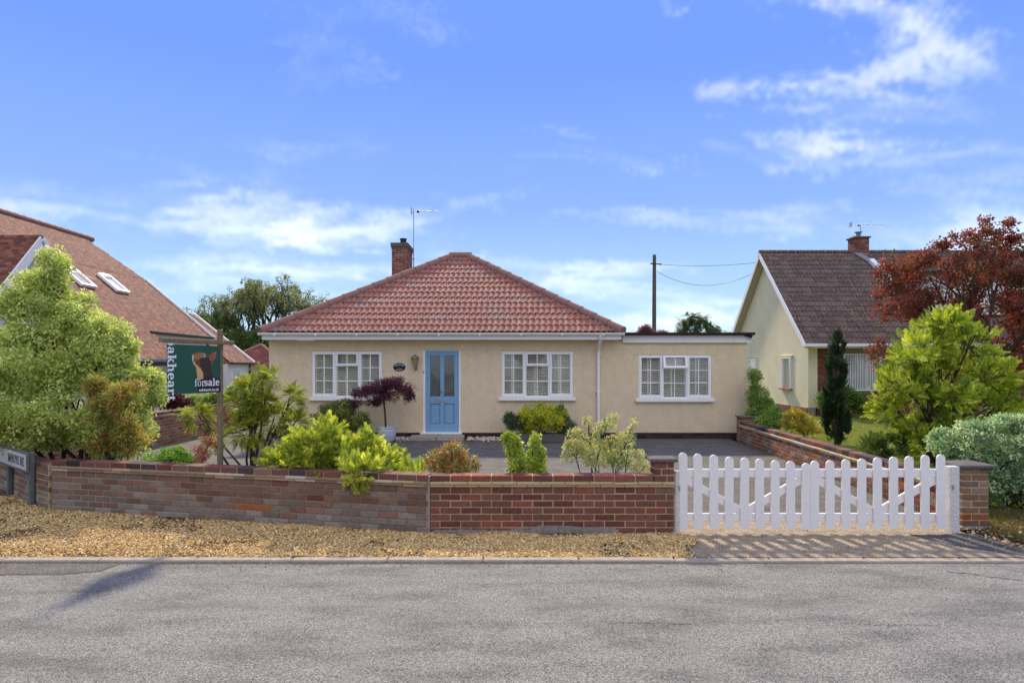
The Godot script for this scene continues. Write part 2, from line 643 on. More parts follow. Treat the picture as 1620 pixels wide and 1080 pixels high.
func view() -> void:
	var cam := Camera3D.new()
	cam.name = "camera"
	add_child(cam)
	cam.position = Vector3(0, EYE, 0)
	cam.projection = Camera3D.PROJECTION_FRUSTUM
	cam.near = 0.05
	cam.far = 600.0
	cam.size = 0.05 * 1080.0 / FOCAL
	cam.frustum_offset = Vector2(0, 0.05 * (HORIZON - 540.0) / FOCAL)
	cam.current = true
	var sky := Sky.new()
	var pano := PanoramaSkyMaterial.new()
	pano.panorama = ImageTexture.create_from_image(sky_image())
	sky.sky_material = pano
	var env := Environment.new()
	env.background_mode = Environment.BG_SKY
	env.sky = sky
	env.background_energy_multiplier = 1.0
	env.tonemap_mode = Environment.TONE_MAPPER_LINEAR
	env.tonemap_exposure = EXPOSURE
	env.sdfgi_enabled = true
	env.ssao_enabled = true
	env.ssil_enabled = true
	var we := WorldEnvironment.new()
	we.name = "world"
	we.environment = env
	add_child(we)
	var sun := DirectionalLight3D.new()
	sun.name = "sun"
	sun.light_energy = 0.6
	sun.light_angular_distance = 3.5
	sun.light_color = Color(1.0, 0.95, 0.86)
	sun.shadow_enabled = true
	add_child(sun)
	sun.look_at_from_position(Vector3.ZERO, -Vector3(-0.125, 0.64, -0.76))


func make_materials() -> void:
	var fine := noise(3, 0.09, grey(0.8), grey(1.0))
	var grit := noise(4, 0.22, grey(0.70), grey(1.0))
	var soft := noise(7, 0.012, grey(0.945), grey(1.0))
	var blot := noise(8, 0.03, grey(0.78), grey(1.0))
	var bump := noise(9, 0.12, grey(0.0), grey(1.0))
	# bricks
	for b in [["brick_plum", Color(0.36, 0.135, 0.09)], ["brick_red", Color(0.46, 0.13, 0.08)], ["brick_brown", Color(0.41, 0.235, 0.14)], ["brick_grey", Color(0.44, 0.335, 0.235)],
			["brick_pale", Color(0.56, 0.46, 0.34)], ["brick_rose", Color(0.52, 0.26, 0.18)], ["brick_orange", Color(0.66, 0.19, 0.05)], ["brick_dark", Color(0.11, 0.065, 0.06)]]:
		for v in 4:   # four firings of each brick
			var c: Color = b[1] * [0.78, 0.92, 1.04, 1.18][v]
			c = c.lerp(Color(0.36, 0.21, 0.15), [0.0, 0.22, 0.08, 0.16][v])
			over(mat("%s_%d" % [b[0], v], c, 0.88, grit, 2.6, bump, 0.25), blot, 1.3)
	var bj := mat("brick_joined", Color.WHITE, 0.88, grit, 2.6, bump, 0.25)
	bj.vertex_color_use_as_albedo = true
	over(bj, blot, 1.3)
	mat("mortar_warm", Color(0.72, 0.53, 0.29), 0.95, grit, 3.0, bump, 0.3)
	mat("mortar_grey", Color(0.52, 0.44, 0.34), 0.95, grit, 3.0, bump, 0.3)
	mat("tile_ochre", Color(0.75, 0.56, 0.28), 0.9, grit, 2.0, bump, 0.4)
	mat("tile_buff", Color(0.70, 0.50, 0.26), 0.9, grit, 2.0, bump, 0.4)
	mat("tile_cream", Color(0.78, 0.68, 0.52), 0.9, grit, 2.0, bump, 0.4)
	mat("tile_brown", Color(0.45, 0.31, 0.20), 0.9, grit, 2.0, bump, 0.4)
	over(mat("cement", Color(0.50, 0.44, 0.36), 0.95, grit, 2.0, bump, 0.5), blot, 0.9)
	over(mat("cap_stone", Color(0.27, 0.235, 0.20), 0.95, grit, 2.2, bump, 0.6), blot, 1.7)
	# house
	var stucco := noise(21, 0.16, grey(0.0), grey(1.0), 512)
	over(mat("render_cream", Color(0.95, 0.735, 0.45), 0.92, noise(22, 0.05, grey(0.92), grey(1.0)), 0.55, stucco, 0.9), soft, 0.42)
	over(mat("render_yellow", Color(0.93, 0.80, 0.49), 0.92, noise(23, 0.05, grey(0.94), grey(1.0)), 0.5, stucco, 0.4), soft, 0.12)
	over(mat("render_white", Color(0.80, 0.76, 0.66), 0.92, noise(24, 0.05, grey(0.94), grey(1.0)), 0.5, stucco, 0.4), soft, 0.12)
	mat("plastic_white", Color(0.92, 0.88, 0.81), 0.35)
	mat("paint_white", Color(0.93, 0.885, 0.81), 0.55, noise(25, 0.03, grey(0.95), grey(1.0)), 0.8)
	var pt0 := mat("paint_timber", Color(0.94, 0.895, 0.815), 0.5, noise(28, 0.05, grey(0.91), grey(1.0)), 1.0, noise(29, 0.05, grey(0.0), grey(1.0)), 0.15)
	pt0.uv1_scale = Vector3(5, 0.45, 5)   # brush marks and grain run up the boards
	mat("paint_worn", Color(0.84, 0.80, 0.74), 0.7, noise(26, 0.06, grey(0.75), grey(1.0)), 1.2)
	mat("paint_blue", Color(0.24, 0.42, 0.58), 0.45, noise(27, 0.02, grey(0.93), grey(1.0)), 1.0)
	mat("inside", Color(0.36, 0.30, 0.23), 0.95)
	mat("room_shade", Color(0.42, 0.42, 0.41), 0.9)  # grey that stands in for the shade of rooms behind glass
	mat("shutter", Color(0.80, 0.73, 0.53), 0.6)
	mat("felt", Color(0.045, 0.035, 0.035), 0.9, grit, 1.5)
	mat("black_plastic", Color(0.025, 0.024, 0.024), 0.5)
	mat("lead", Color(0.22, 0.22, 0.23), 0.6)
	mat("steel", Color(0.45, 0.45, 0.46), 0.35).metallic = 0.8
	mat("chrome", Color(0.7, 0.7, 0.7), 0.18).metallic = 1.0
	mat("brass", Color(0.30, 0.25, 0.15), 0.45).metallic = 0.6
	var gl := mat("glass", Color(0.9, 0.95, 0.95, 0.06), 0.02)
	gl.albedo_color = Color(0.95, 0.97, 0.97, 0.06)
	gl.transparency = BaseMaterial3D.TRANSPARENCY_ALPHA
	gl.metallic_specular = 0.6
	var lg := mat("lantern_glass", Color(0.5, 0.45, 0.2, 0.5), 0.1)
	lg.albedo_color = Color(0.75, 0.72, 0.45, 0.5)
	lg.transparency = BaseMaterial3D.TRANSPARENCY_ALPHA
	# roofs
	var specks := noise(31, 0.05, grey(0.78), grey(1.0), 512)
	var i := 0
	for c in [Color(0.54, 0.215, 0.15), Color(0.585, 0.25, 0.175), Color(0.50, 0.225, 0.165), Color(0.56, 0.275, 0.20), Color(0.47, 0.27, 0.21), Color(0.58, 0.21, 0.135)]:
		over(mat("pantile_%d" % i, c, 0.75, specks, 1.4, bump, 0.1), blot, 0.5)
		i += 1
	over(mat("hip_tile", Color(0.50, 0.26, 0.195), 0.85, specks, 1.8, bump, 0.2), blot, 0.8)
	# lichen: pale spots with an outline of their own
	var lichen := noise(33, 0.030, grey(0.5), grey(0.62), 512, false, [[0.50, grey(0.58)], [0.66, grey(0.62)], [0.68, Color(1.0, 0.97, 0.86)], [0.9, Color(1.0, 0.98, 0.9)]], 3)
	i = 0
	for c in [Color(0.30, 0.205, 0.16), Color(0.34, 0.23, 0.17), Color(0.27, 0.19, 0.15), Color(0.37, 0.26, 0.19)]:
		mat("brown_tile_%d" % i, c * 1.25, 0.9, lichen, 0.62 + 0.13 * i, bump, 0.3)
		i += 1
	var bt := mat("brown_tile_joined", Color.WHITE, 0.9, lichen, 0.7, bump, 0.3)
	bt.vertex_color_use_as_albedo = true
	var pt := mat("plain_tile", Color.WHITE, 0.85, specks, 2.0, bump, 0.2)
	pt.vertex_color_use_as_albedo = true
	over(pt, soft, 0.2)
	mat("roof_deck", Color(0.16, 0.07, 0.05), 0.95, grit, 1.0)
	mat("soffit", Color(0.55, 0.50, 0.38), 0.8, fine, 0.6)
	# ground
	var chips := noise(41, 0.30, grey(0.38), grey(0.90), 1024, true, [[0.12, grey(0.50)], [0.3, grey(0.62)], [0.6, grey(0.69)], [0.85, grey(0.76)]])
	var chips2 := noise(42, 0.30, grey(0.42), grey(0.95), 1024, true, [[0.4, grey(0.62)], [0.8, grey(0.76)]])
	var stain := noise(43, 0.010, grey(0.76), grey(1.0), 1024, false, [[0.5, grey(0.93)]], 5)
	over(mat("asphalt", Color(0.52, 0.48, 0.42), 0.9, chips, 0.46, chips, 0.25), stain, 0.11)
	M.asphalt.uv2_scale = Vector3(0.09, 0.2, 0.24)   # wear drawn out along the road
	over(mat("tarmac", Color(0.36, 0.315, 0.265), 0.95, chips2, 0.5, chips2, 0.4), stain, 0.23)
	over(mat("apron", Color(0.95, 0.73, 0.48), 0.95, chips2, 0.55, chips2, 0.5), blot, 0.35)
	over(mat("tar_patch", Color(0.26, 0.24, 0.225), 0.95, chips2, 0.5, chips2, 0.4), stain, 0.5)
	mat("crack", Color(0.13, 0.12, 0.11), 0.95, grit, 2.0)
	over(mat("kerb_stone", Color(0.66, 0.54, 0.41), 0.95, grit, 2.4, bump, 0.3), blot, 0.7)
	over(mat("soil", Color(0.115, 0.085, 0.06), 1.0, grit, 1.6, bump, 1.5), blot, 0.6)
	over(mat("verge_bed", Color(0.40, 0.27, 0.12), 1.0, grit, 2.0, bump, 1.0), blot, 0.5)
	over(mat("turf", Color(0.25, 0.29, 0.07), 1.0, grit, 1.2, bump, 1.0), blot, 0.25)
	over(mat("field", Color(0.10, 0.12, 0.05), 1.0, grit, 0.6), blot, 0.05)
	over(mat("slab", Color(0.74, 0.61, 0.46), 0.9, grit, 1.6, bump, 0.2), blot, 0.6)
	mat("sleeper", Color(0.30, 0.25, 0.20), 0.95, noise(45, 0.05, grey(0.5), grey(1.0)), 1.0, bump, 0.6)
	# wood, signs, pots
	var wood := mat("post_wood", Color(0.36, 0.27, 0.155), 0.85, noise(46, 0.03, grey(0.6), grey(1.0)), 1.0, bump, 0.2)
	wood.uv1_scale = Vector3(6, 0.7, 6)
	var pole := mat("pole_wood", Color(0.20, 0.165, 0.13), 0.9, noise(47, 0.03, grey(0.6), grey(1.0)), 1.0, bump, 0.4)
	pole.uv1_scale = Vector3(3, 0.25, 3)
	over(mat("bark", Color(0.14, 0.105, 0.075), 0.95, grit, 2.0, bump, 0.6), blot, 1.0)
	mat("sign_white", Color(0.66, 0.64, 0.60), 0.6, blot, 0.8)
	mat("sign_grey", Color(0.16, 0.175, 0.165), 0.7, blot, 0.8)
	mat("sign_black", Color(0.03, 0.03, 0.03), 0.6)
	mat("white_print", Color(0.84, 0.84, 0.84), 0.5)
	mat("plaque_black", Color(0.02, 0.02, 0.025), 0.3)
	mat("pot_glaze", Color(0.66, 0.68, 0.72), 0.3, noise(48, 0.04, grey(0.82), grey(1.0)), 1.5)
	# leaves
	tinted("leaf_soft", 0.5, 0.9, 0.4)
	tinted("leaf_gloss", 0.38, 0.7, 0.5)
	tinted("needle", 0.55, 0.9, 0.4)
	tinted("pebble", 0.8)
	tinted("grass_blade", 0.6, 0.6)


# ---------------------------------------------------------------- ground
func pebble_mesh(seed_: int) -> ArrayMesh:
	var r := RandomNumberGenerator.new()
	r.seed = seed_
	var k := Shape.new()
	var top := Vector3(0, 0.36, 0)
	var low := Vector3(0, -0.36, 0)
	var ring := []
	for i in 6:
		var a := TAU * i / 6.0 + r.randf_range(-0.25, 0.25)
		ring.append(Vector3(cos(a) * r.randf_range(0.42, 0.58), r.randf_range(-0.08, 0.12), sin(a) * r.randf_range(0.36, 0.52)))
	for i in 6:
		k.face(ring[i], ring[(i + 1) % 6], top, top, ring[i] + Vector3(0, 0.3, 0))
		k.face(ring[i], ring[(i + 1) % 6], low, low, ring[i] - Vector3(0, 0.3, 0))
	return k.mesh()

func wall_line(x: float) -> float:   # distance of the front wall's road face, by x
	if x > -0.9:
		return 7.46
	if x > -5.86:
		return lerpf(7.46, 8.67, (-0.9 - x) / 4.96)
	return 8.67 + (-5.86 - x) * 0.95

func build_ground() -> void:
	structure("ground", sheet([[-300, -60], [300, -60], [300, 500], [-300, 500]], -0.07), M.field)
	structure("road", sheet([[-80, -5], [80, -5], [80, 6.46], [-80, 6.46]], -0.03), M.asphalt)
	structure("side_road", sheet([[-10.8, 6.5], [-8.9, 6.5], [-8.9, 40], [-10.8, 40]], -0.034), M.asphalt)
	# an older strip of surfacing along the gutter, and the seams
	var road: Node = get_node("road")
	part(road, "resurfaced_strip", sheet([[-9, 6.12], [-4.05, 6.1], [-3.75, 6.2], [-3.7, 6.44], [-9, 6.44]], -0.026), M.tarmac)
	for s in [[-5.2, 5.05, -4.1, 5.03, 0.003], [0.7, 4.96, 1.3, 4.945, 0.004], [2.5, 4.92, 3.1, 4.91, 0.004], [3.95, 6.2, 5.6, 5.35, 0.008]]:
		var k := Shape.new()
		var a := Vector3(s[0], -0.0265, -s[1])
		var b := Vector3(s[2], -0.0265, -s[3])
		var n := 40
		var prev := a
		var w0: float = s[4]
		for i in n:
			var q := a.lerp(b, (i + 1.0) / n) + Vector3(0, 0, rnd(-0.02, 0.02))
			var w: float = s[4] * rnd(0.3, 1.4)
			k.face(prev + Vector3(0, 0, w0), q + Vector3(0, 0, w), q - Vector3(0, 0, w), prev - Vector3(0, 0, w0), Vector3.UP)
			prev = q
			w0 = w
		part(road, "crack", k.mesh(), M.crack)
	# kerb of long stones, almost flush with the road
	var kerb := Node3D.new()
	kerb.name = "kerb"
	add_child(kerb)
	kerb.position = Vector3(0, 0, -6.52)
	kerb.set_meta("kind", "structure")
	var x := -14.0
	while x < 14.0:
		var flush := 0.0 if x < 1.2 or x > 5.4 else -0.008
		part(kerb, "kerb_stone", box_mesh(Vector3(0.908, 0.16, 0.13), 0.012), M.kerb_stone, Vector3(x + 0.457, -0.08 + flush + rnd(-0.002, 0.002), -6.52 + rnd(-0.003, 0.003)), Basis(Vector3.UP, rnd(-0.002, 0.002)))
		x += 0.915
	# verge bed under the gravel, apron in front of the gate, forecourt, beds, lawn
	structure("verge", sheet([[-14, 6.585], [1.8, 6.585], [1.75, 7.5], [-0.9, 7.56], [-5.86, 8.76], [-8.3, 11.2], [-8.85, 14], [-8.85, 40], [-8.9, 40], [-8.9, 6.59], [-14, 6.59]], -0.012), M.verge_bed)
	structure("driveway", sheet([[1.8, 6.585], [5.25, 6.585], [5.0, 7.2], [5.02, 8.2], [1.75, 8.2], [1.75, 7.4]], -0.006), M.apron)
	structure("tar_repair", sheet([[4.35, 7.45], [4.6, 6.95], [5.0, 6.60], [5.75, 6.60], [5.3, 7.0], [5.05, 7.5]], -0.002), M.tar_patch)
	structure("forecourt", sheet([[1.79, 8.2], [5.2, 8.2], [5.55, 17.45], [-6.2, 17.45], [-8.1, 20], [-8.1, 12], [-6, 9.6], [-0.9, 8.5], [1.79, 8.5]], -0.004), M.tarmac)
	structure("flower_bed", sheet([[1.75, 7.5], [1.75, 8.5], [-0.9, 8.5], [-6, 9.7], [-8.1, 12.2], [-8.1, 11.4], [-6.35, 9.15], [-5.8, 8.7], [-0.9, 7.55]], 0.03), M.soil)
	structure("lawn", sheet([[5.4, 8.4], [40, 8.4], [40, 60], [6.1, 60], [6.1, 17], [5.75, 16.5]], -0.02), M.turf)
	structure("bank", sheet([[5.25, 6.585], [40, 6.585], [40, 8.4], [5.4, 8.4], [5.02, 7.5]], -0.008), M.soil)
	# loose gravel on the verge
	var where := []
	var tints := []
	var tones := [Color(0.50, 0.30, 0.095), Color(0.62, 0.42, 0.17), Color(0.42, 0.24, 0.08), Color(0.68, 0.52, 0.28), Color(0.36, 0.25, 0.13), Color(0.55, 0.34, 0.11), Color(0.30, 0.19, 0.09)]
	var drift := FastNoiseLite.new()
	drift.seed = 3
	drift.frequency = 0.9
	while where.size() < 74000:
		var px := rnd(-8.8, 1.95)
		var lim := minf(wall_line(px), 9.6)
		var pz := rnd(6.57, lim + 0.0)
		if px > 1.84 + 0.10 * sin(pz * 9.0) + rnd(-0.08, 0.05):
			continue
		var dr := drift.get_noise_2d(px, pz)
		if dr > 0.28 and rng.randf() < 0.72:   # thin places where the bed shows
			continue
		var s := rnd(0.012, 0.027) * (1.0 if rng.randf() < 0.97 else 1.4)
		where.append(Transform3D(Basis.from_euler(Vector3(rnd(-0.5, 0.5), rnd(0, TAU), rnd(-0.5, 0.5))) * s, Vector3(px, rnd(-0.010, 0.006) + 0.012 * smooth(0.0, 0.25, pz - 6.57) - 0.02 * dr, -pz)))
		tints.append(tones[rng.randi() % tones.size()] * Color(1.22, 1.24, 1.2) * rnd(0.8, 1.2))
	var g := many(self, "gravel", pebble_mesh(1), M.pebble, where, tints)
	g.set_meta("label", "golden gravel spread between the brick wall and the kerb")
	g.set_meta("category", "gravel")
	# stray stones on the road's edge and the apron
	where = []
	tints = []
	for i in 900:
		var px := rnd(-8.5, 5.2)
		var pz := 6.44 - absf(rng.randfn(0, 0.12)) if rng.randf() < 0.6 and px < 2.2 else rnd(6.6, 7.5)
		if pz > 6.5 and px < 1.9:
			continue
		var s := rnd(0.008, 0.02)
		where.append(Transform3D(Basis.from_euler(Vector3(0, rnd(0, TAU), 0)) * s, Vector3(px, -0.024 if pz < 6.5 else 0.0, -pz)))
		tints.append(tones[rng.randi() % tones.size()] * rnd(0.8, 1.2))
	g = many(self, "loose_gravel", pebble_mesh(2), M.pebble, where, tints)
	g.set_meta("label", "single stones of gravel strayed onto road edge and apron")
	g.set_meta("category", "gravel")
	# pale cobbles by the front step
	where = []
	tints = []
	for i in 420:
		var px: float = rnd(-2.95, -2.55) if rng.randf() < 0.35 else rnd(-1.1, -0.2)
		where.append(Transform3D(Basis.from_euler(Vector3(rnd(-0.4, 0.4), rnd(0, TAU), rnd(-0.4, 0.4))) * rnd(0.05, 0.1), Vector3(px, rnd(0.0, 0.05), -rnd(16.75, 17.3))))
		tints.append(Color(0.50, 0.40, 0.31) * rnd(0.7, 1.5))
	g = many(self, "cobbles", pebble_mesh(3), M.pebble, where, tints)
	g.set_meta("label", "pale cobbles lying beside the front door step")
	g.set_meta("category", "cobbles")
	# lawn grass, rough grass and dead leaves on the bank
	var blade := Shape.new()
	var r := RandomNumberGenerator.new()
	r.seed = 77
	for i in 16:
		var p := Vector3(r.randf_range(-0.5, 0.5), 0, r.randf_range(-0.5, 0.5))
		var q := p + Vector3(r.randf_range(-0.3, 0.3), r.randf_range(0.6, 1.1), r.randf_range(-0.3, 0.3))
		var sd := Vector3(r.randf_range(-1, 1), 0, r.randf_range(-1, 1)).normalized() * 0.045
		var b := r.randf_range(0.7, 1.25)
		blade.col = Color(b, b, b)
		blade.tri(p - sd, p + sd, q)
	var tuft := blade.mesh()
	where = []
	tints = []
	for i in 26000:
		var pz := rnd(9.0, 27.0)
		var px := rnd(5.7, 6.0 + pz * 0.72)
		var s := rnd(0.05, 0.10)
		where.append(Transform3D(Basis(Vector3.UP, rnd(0, TAU)).scaled(Vector3(s * 1.6, s * 0.75, s * 1.6)), Vector3(px, -0.02, -pz)))
		tints.append(Color(0.27, 0.34, 0.06).lerp(Color(0.44, 0.43, 0.11), rng.randf()) * rnd(0.85, 1.25))
	g = many(self, "lawn_grass", tuft, M.grass_blade, where, tints)
	g.set_meta("label", "short mown grass in front of the brown roofed house")
	g.set_meta("category", "grass")
	where = []
	tints = []
	for i in 5200:
		var pz := 6.66 + pow(rng.randf(), 0.7) * 1.9
		var px := rnd(5.25 + maxf(0.0, 7.2 - pz) * 0.6, 9.5)
		if pz < 7.1 and rng.randf() < 0.6:
			continue
		var s := rnd(0.04, 0.13)
		where.append(Transform3D(Basis(Vector3.UP, rnd(0, TAU)).scaled(Vector3(s, s * rnd(0.4, 1.0), s)), Vector3(px, -0.01, -pz)))
		tints.append(Color(0.13, 0.17, 0.035).lerp(Color(0.32, 0.23, 0.09), rng.randf()) * rnd(0.8, 1.2))
	g = many(self, "rough_grass", tuft, M.grass_blade, where, tints)
	g.set_meta("label", "rough half dry grass on the bank beside the gate pier")
	g.set_meta("category", "grass")
	where = []
	tints = []
	for i in 900:
		var px := rnd(-5.8, 1.6) if rng.randf() < 0.9 else rnd(-5.8, -2.0)
		if sin(px * 3.1) + sin(px * 7.7 + 1.0) < rnd(-1.2, 0.9):
			continue
		var s := rnd(0.015, 0.045)
		where.append(Transform3D(Basis(Vector3.UP, rnd(0, TAU)).scaled(Vector3(s, s * rnd(0.4, 1.0), s)), Vector3(px, 0.0, -(wall_line(px) - absf(rng.randfn(0.0, 0.015))))))
		tints.append(Color(0.05, 0.06, 0.025).lerp(Color(0.11, 0.09, 0.045), rng.randf()))
	g = many(self, "wall_foot_weeds", tuft, M.grass_blade, where, tints)
	g.set_meta("label", "dark moss and small weeds along the foot of the front wall")
	g.set_meta("category", "weeds")
	where = []
	tints = []
	var lf := Shape.new()
	leaf(lf, Vector3(-0.5, 0, 0), Vector3(1, 0.1, 0).normalized(), Vector3(0, 0, 1), 1.0, 0.5, 0.2)
	for i in 130:
		var gx := rnd(-8.0, 1.8)
		where.append(Transform3D(Basis.from_euler(Vector3(rnd(-0.5, 0.5), rnd(0, TAU), rnd(-0.5, 0.5))) * rnd(0.02, 0.05), Vector3(gx, 0.02, -(wall_line(gx) - absf(rng.randfn(0.0, 0.35)) - 0.03))))
		tints.append(Color(0.26, 0.12, 0.05).lerp(Color(0.5, 0.34, 0.18), rng.randf()) * rnd(0.6, 1.1))
	for i in 1500:
		var pz := 6.62 + rng.randf() * 1.5
		var px := 5.0 + absf(rng.randfn(0.0, 1.0)) * 1.3 + maxf(0.0, 7.0 - pz) * 0.5
		where.append(Transform3D(Basis.from_euler(Vector3(rnd(-0.5, 0.5), rnd(0, TAU), rnd(-0.5, 0.5))) * rnd(0.03, 0.07), Vector3(px, rnd(0.0, 0.03), -pz)))
		tints.append(Color(0.30, 0.15, 0.06).lerp(Color(0.55, 0.40, 0.22), rng.randf()) * rnd(0.7, 1.2))
	g = many(self, "dead_leaves", lf.mesh(), M.pebble, where, tints)
	g.set_meta("label", "dry brown leaves on the bank by the gate pier and along the wall foot")
	g.set_meta("category", "leaves")


# ---------------------------------------------------------------- walls and gate
func build_walls() -> void:
	var th := 0.20
	# newer, plum coloured length up to the gate
	var a := Vector3(-0.895, 0, -7.56)
	var b := Vector3(1.545, 0, -7.56)
	var w := thing("brick_wall", "low plum red brick wall with bright red coping, running up to the white gate", "wall", Vector3(0.4, 0, -7.56))
	mortar(w, a, b + Vector3(0.23, 0, 0), 7 * COURSE, th, M.mortar_warm)
	brick_course_run(w, a, b + Vector3(0.225, 0, 0), 0, 7, th, "new")
	creasing(w, a, b + Vector3(0.235, 0, 0), 7 * COURSE, th, [M.tile_ochre, M.tile_buff, M.tile_ochre])
	coping(w, a, b, 7 * COURSE + 0.057, th + 0.01, "coping_new", 0.073)
	pier(w, Vector3(1.663, 0, -7.56), 0.225, 0.225, 3, "new", 7 * COURSE + 0.057)
	pier_cap(w, Vector3(1.655, 0, -7.56), 0.30, 0.30, 10 * COURSE + 0.057, 0.012)
	# cement smeared along its foot
	var k := Shape.new()
	var x := -0.86
	var h0 := 0.05
	while x < 1.1:
		var x1 := x + rnd(0.05, 0.14)
		var h1 := clampf(h0 + rnd(-0.03, 0.03), 0.045, 0.095)
		k.face(Vector3(x, -0.01, 0), Vector3(x1, -0.01, 0), Vector3(x1, h1, -0.006), Vector3(x, h0, -0.006), Vector3(0, 0, 1))
		k.face(Vector3(x, h0, -0.006), Vector3(x1, h1, -0.006), Vector3(x1, h1, -0.02), Vector3(x, h0, -0.02), Vector3.UP)
		x = x1
		h0 = h1
	part(w, "cement_patch", k.mesh(), M.cement, Vector3(0, 0, -7.453))
	# older, weathered length towards the corner
	a = Vector3(-5.83, 0, -8.77)
	b = Vector3(-0.905, 0, -7.565)
	w = thing("brick_wall", "weathered grey brown brick wall with dark coping and a few orange bricks", "wall", Vector3(-3.4, 0, -8.2))
	mortar(w, a, b + Vector3(0.03, 0, 0.0), 7 * COURSE + 0.12, th, M.mortar_grey)
	brick_course_run(w, a, b, 0, 7, th, "old")
	creasing(w, a, b, 7 * COURSE, th, [M.tile_brown, M.tile_buff, M.tile_brown, M.tile_cream, M.tile_brown])
	coping(w, a, b, 7 * COURSE + 0.057, th + 0.02, "coping_old", 0.075)
	# round the corner and back along the side road
	w = thing("brick_wall", "red brick side wall leading from the street name sign past the sale board", "wall", Vector3(-8.2, 0, -15))
	var run := [Vector3(-8.2, 0, -26.0), Vector3(-8.2, 0, -10.85), Vector3(-6.42, 0, -9.22), Vector3(-5.86, 0, -8.80)]
	for i in 3:
		mortar(w, run[i], run[i + 1], 9 * COURSE if i == 0 else 7 * COURSE, th, M.mortar_warm)
		var n := 9 if i == 0 else 7
		var k0: float = [5.6, 1e9, 0.0][i]
		var k1: float = [10.6, 1e9, 9.0][i]
		brick_course_run(w, run[i], run[i + 1], 0, n, th, "mixed" if i == 0 else "old", k0, k1)
		if i == 0:
			creasing(w, run[i] + Vector3(0, 0, 5.0), run[i + 1] - Vector3(0, 0, 3), n * COURSE, th, [M.tile_brown, M.tile_ochre])
		coping(w, run[i], run[i + 1], n * COURSE + (0.057 if i == 0 else 0.0), th + 0.02, "coping_old", 0.075, k0, k1)
	pier(w, Vector3(-8.17, 0, -18.4), 0.28, 0.34, 10, "red")
	# wall between the drive and the neighbour's lawn
	a = Vector3(5.62, 0, -16.5)
	b = Vector3(5.23, 0, -7.95)
	w = thing("brick_wall", "low red brick wall with dark rounded coping dividing the drive from the lawn", "wall", Vector3(5.4, 0, -12))
	mortar(w, a, b, 5 * COURSE, 0.21, M.mortar_warm)
	brick_course_run(w, a, b, 0, 5, 0.21, "mixed", 0.0, 8.6)
	creasing(w, a, b, 5 * COURSE, 0.21, [M.tile_ochre, M.tile_brown, M.tile_ochre, M.tile_cream])
	coping(w, a, b, 5 * COURSE + 0.057, 0.19, "coping_old", 0.085)
	pier(w, Vector3(5.72, 0, -16.72), 0.33, 0.33, 8, "red")
	pier_cap(w, Vector3(5.72, 0, -16.72), 0.38, 0.38, 8 * COURSE, 0.01)
	# pier on the far side of the gate
	w = thing("gate_pier", "square grey brown brick pier with a stone cap beside the gate", "pier", Vector3(5.22, 0, -7.83))
	pier(w, Vector3(5.22, 0, -7.83), 0.305, 0.305, 9, "pier", 0.03)
	part(w, "footing", box_mesh(Vector3(0.36, 0.05, 0.36), 0.015), M.cement, Vector3(5.22, 0.012, -7.83))
	pier_cap(w, Vector3(5.22, 0, -7.83), 0.42, 0.42, 9 * COURSE + 0.03, 0.035)

func picket(h: float) -> ArrayMesh:   # a board with a rounded head
	var k := Shape.new()
	var w := 0.0465
	var t := 0.010
	var out := [Vector2(-w, 0), Vector2(w, 0)]
	for i in 9:
		var a := PI * i / 8.0
		out.append(Vector2(cos(a) * w, h - w + sin(a) * w))
	for i in out.size():
		var p: Vector2 = out[i]
		var q: Vector2 = out[(i + 1) % out.size()]
		var nrm := Vector3(q.y - p.y, p.x - q.x, 0)
		k.face(Vector3(p.x, p.y, t), Vector3(q.x, q.y, t), Vector3(q.x, q.y, -t), Vector3(p.x, p.y, -t), nrm)
		var c := Vector3(0, h * 0.5, 0)
		k.face(Vector3(p.x, p.y, t), Vector3(q.x, q.y, t), c + Vector3(0, 0, t), c + Vector3(0, 0, t), Vector3(0, 0, 1))
		k.face(Vector3(p.x, p.y, -t), Vector3(q.x, q.y, -t), c - Vector3(0, 0, t), c - Vector3(0, 0, t), Vector3(0, 0, -1))
	return k.mesh()

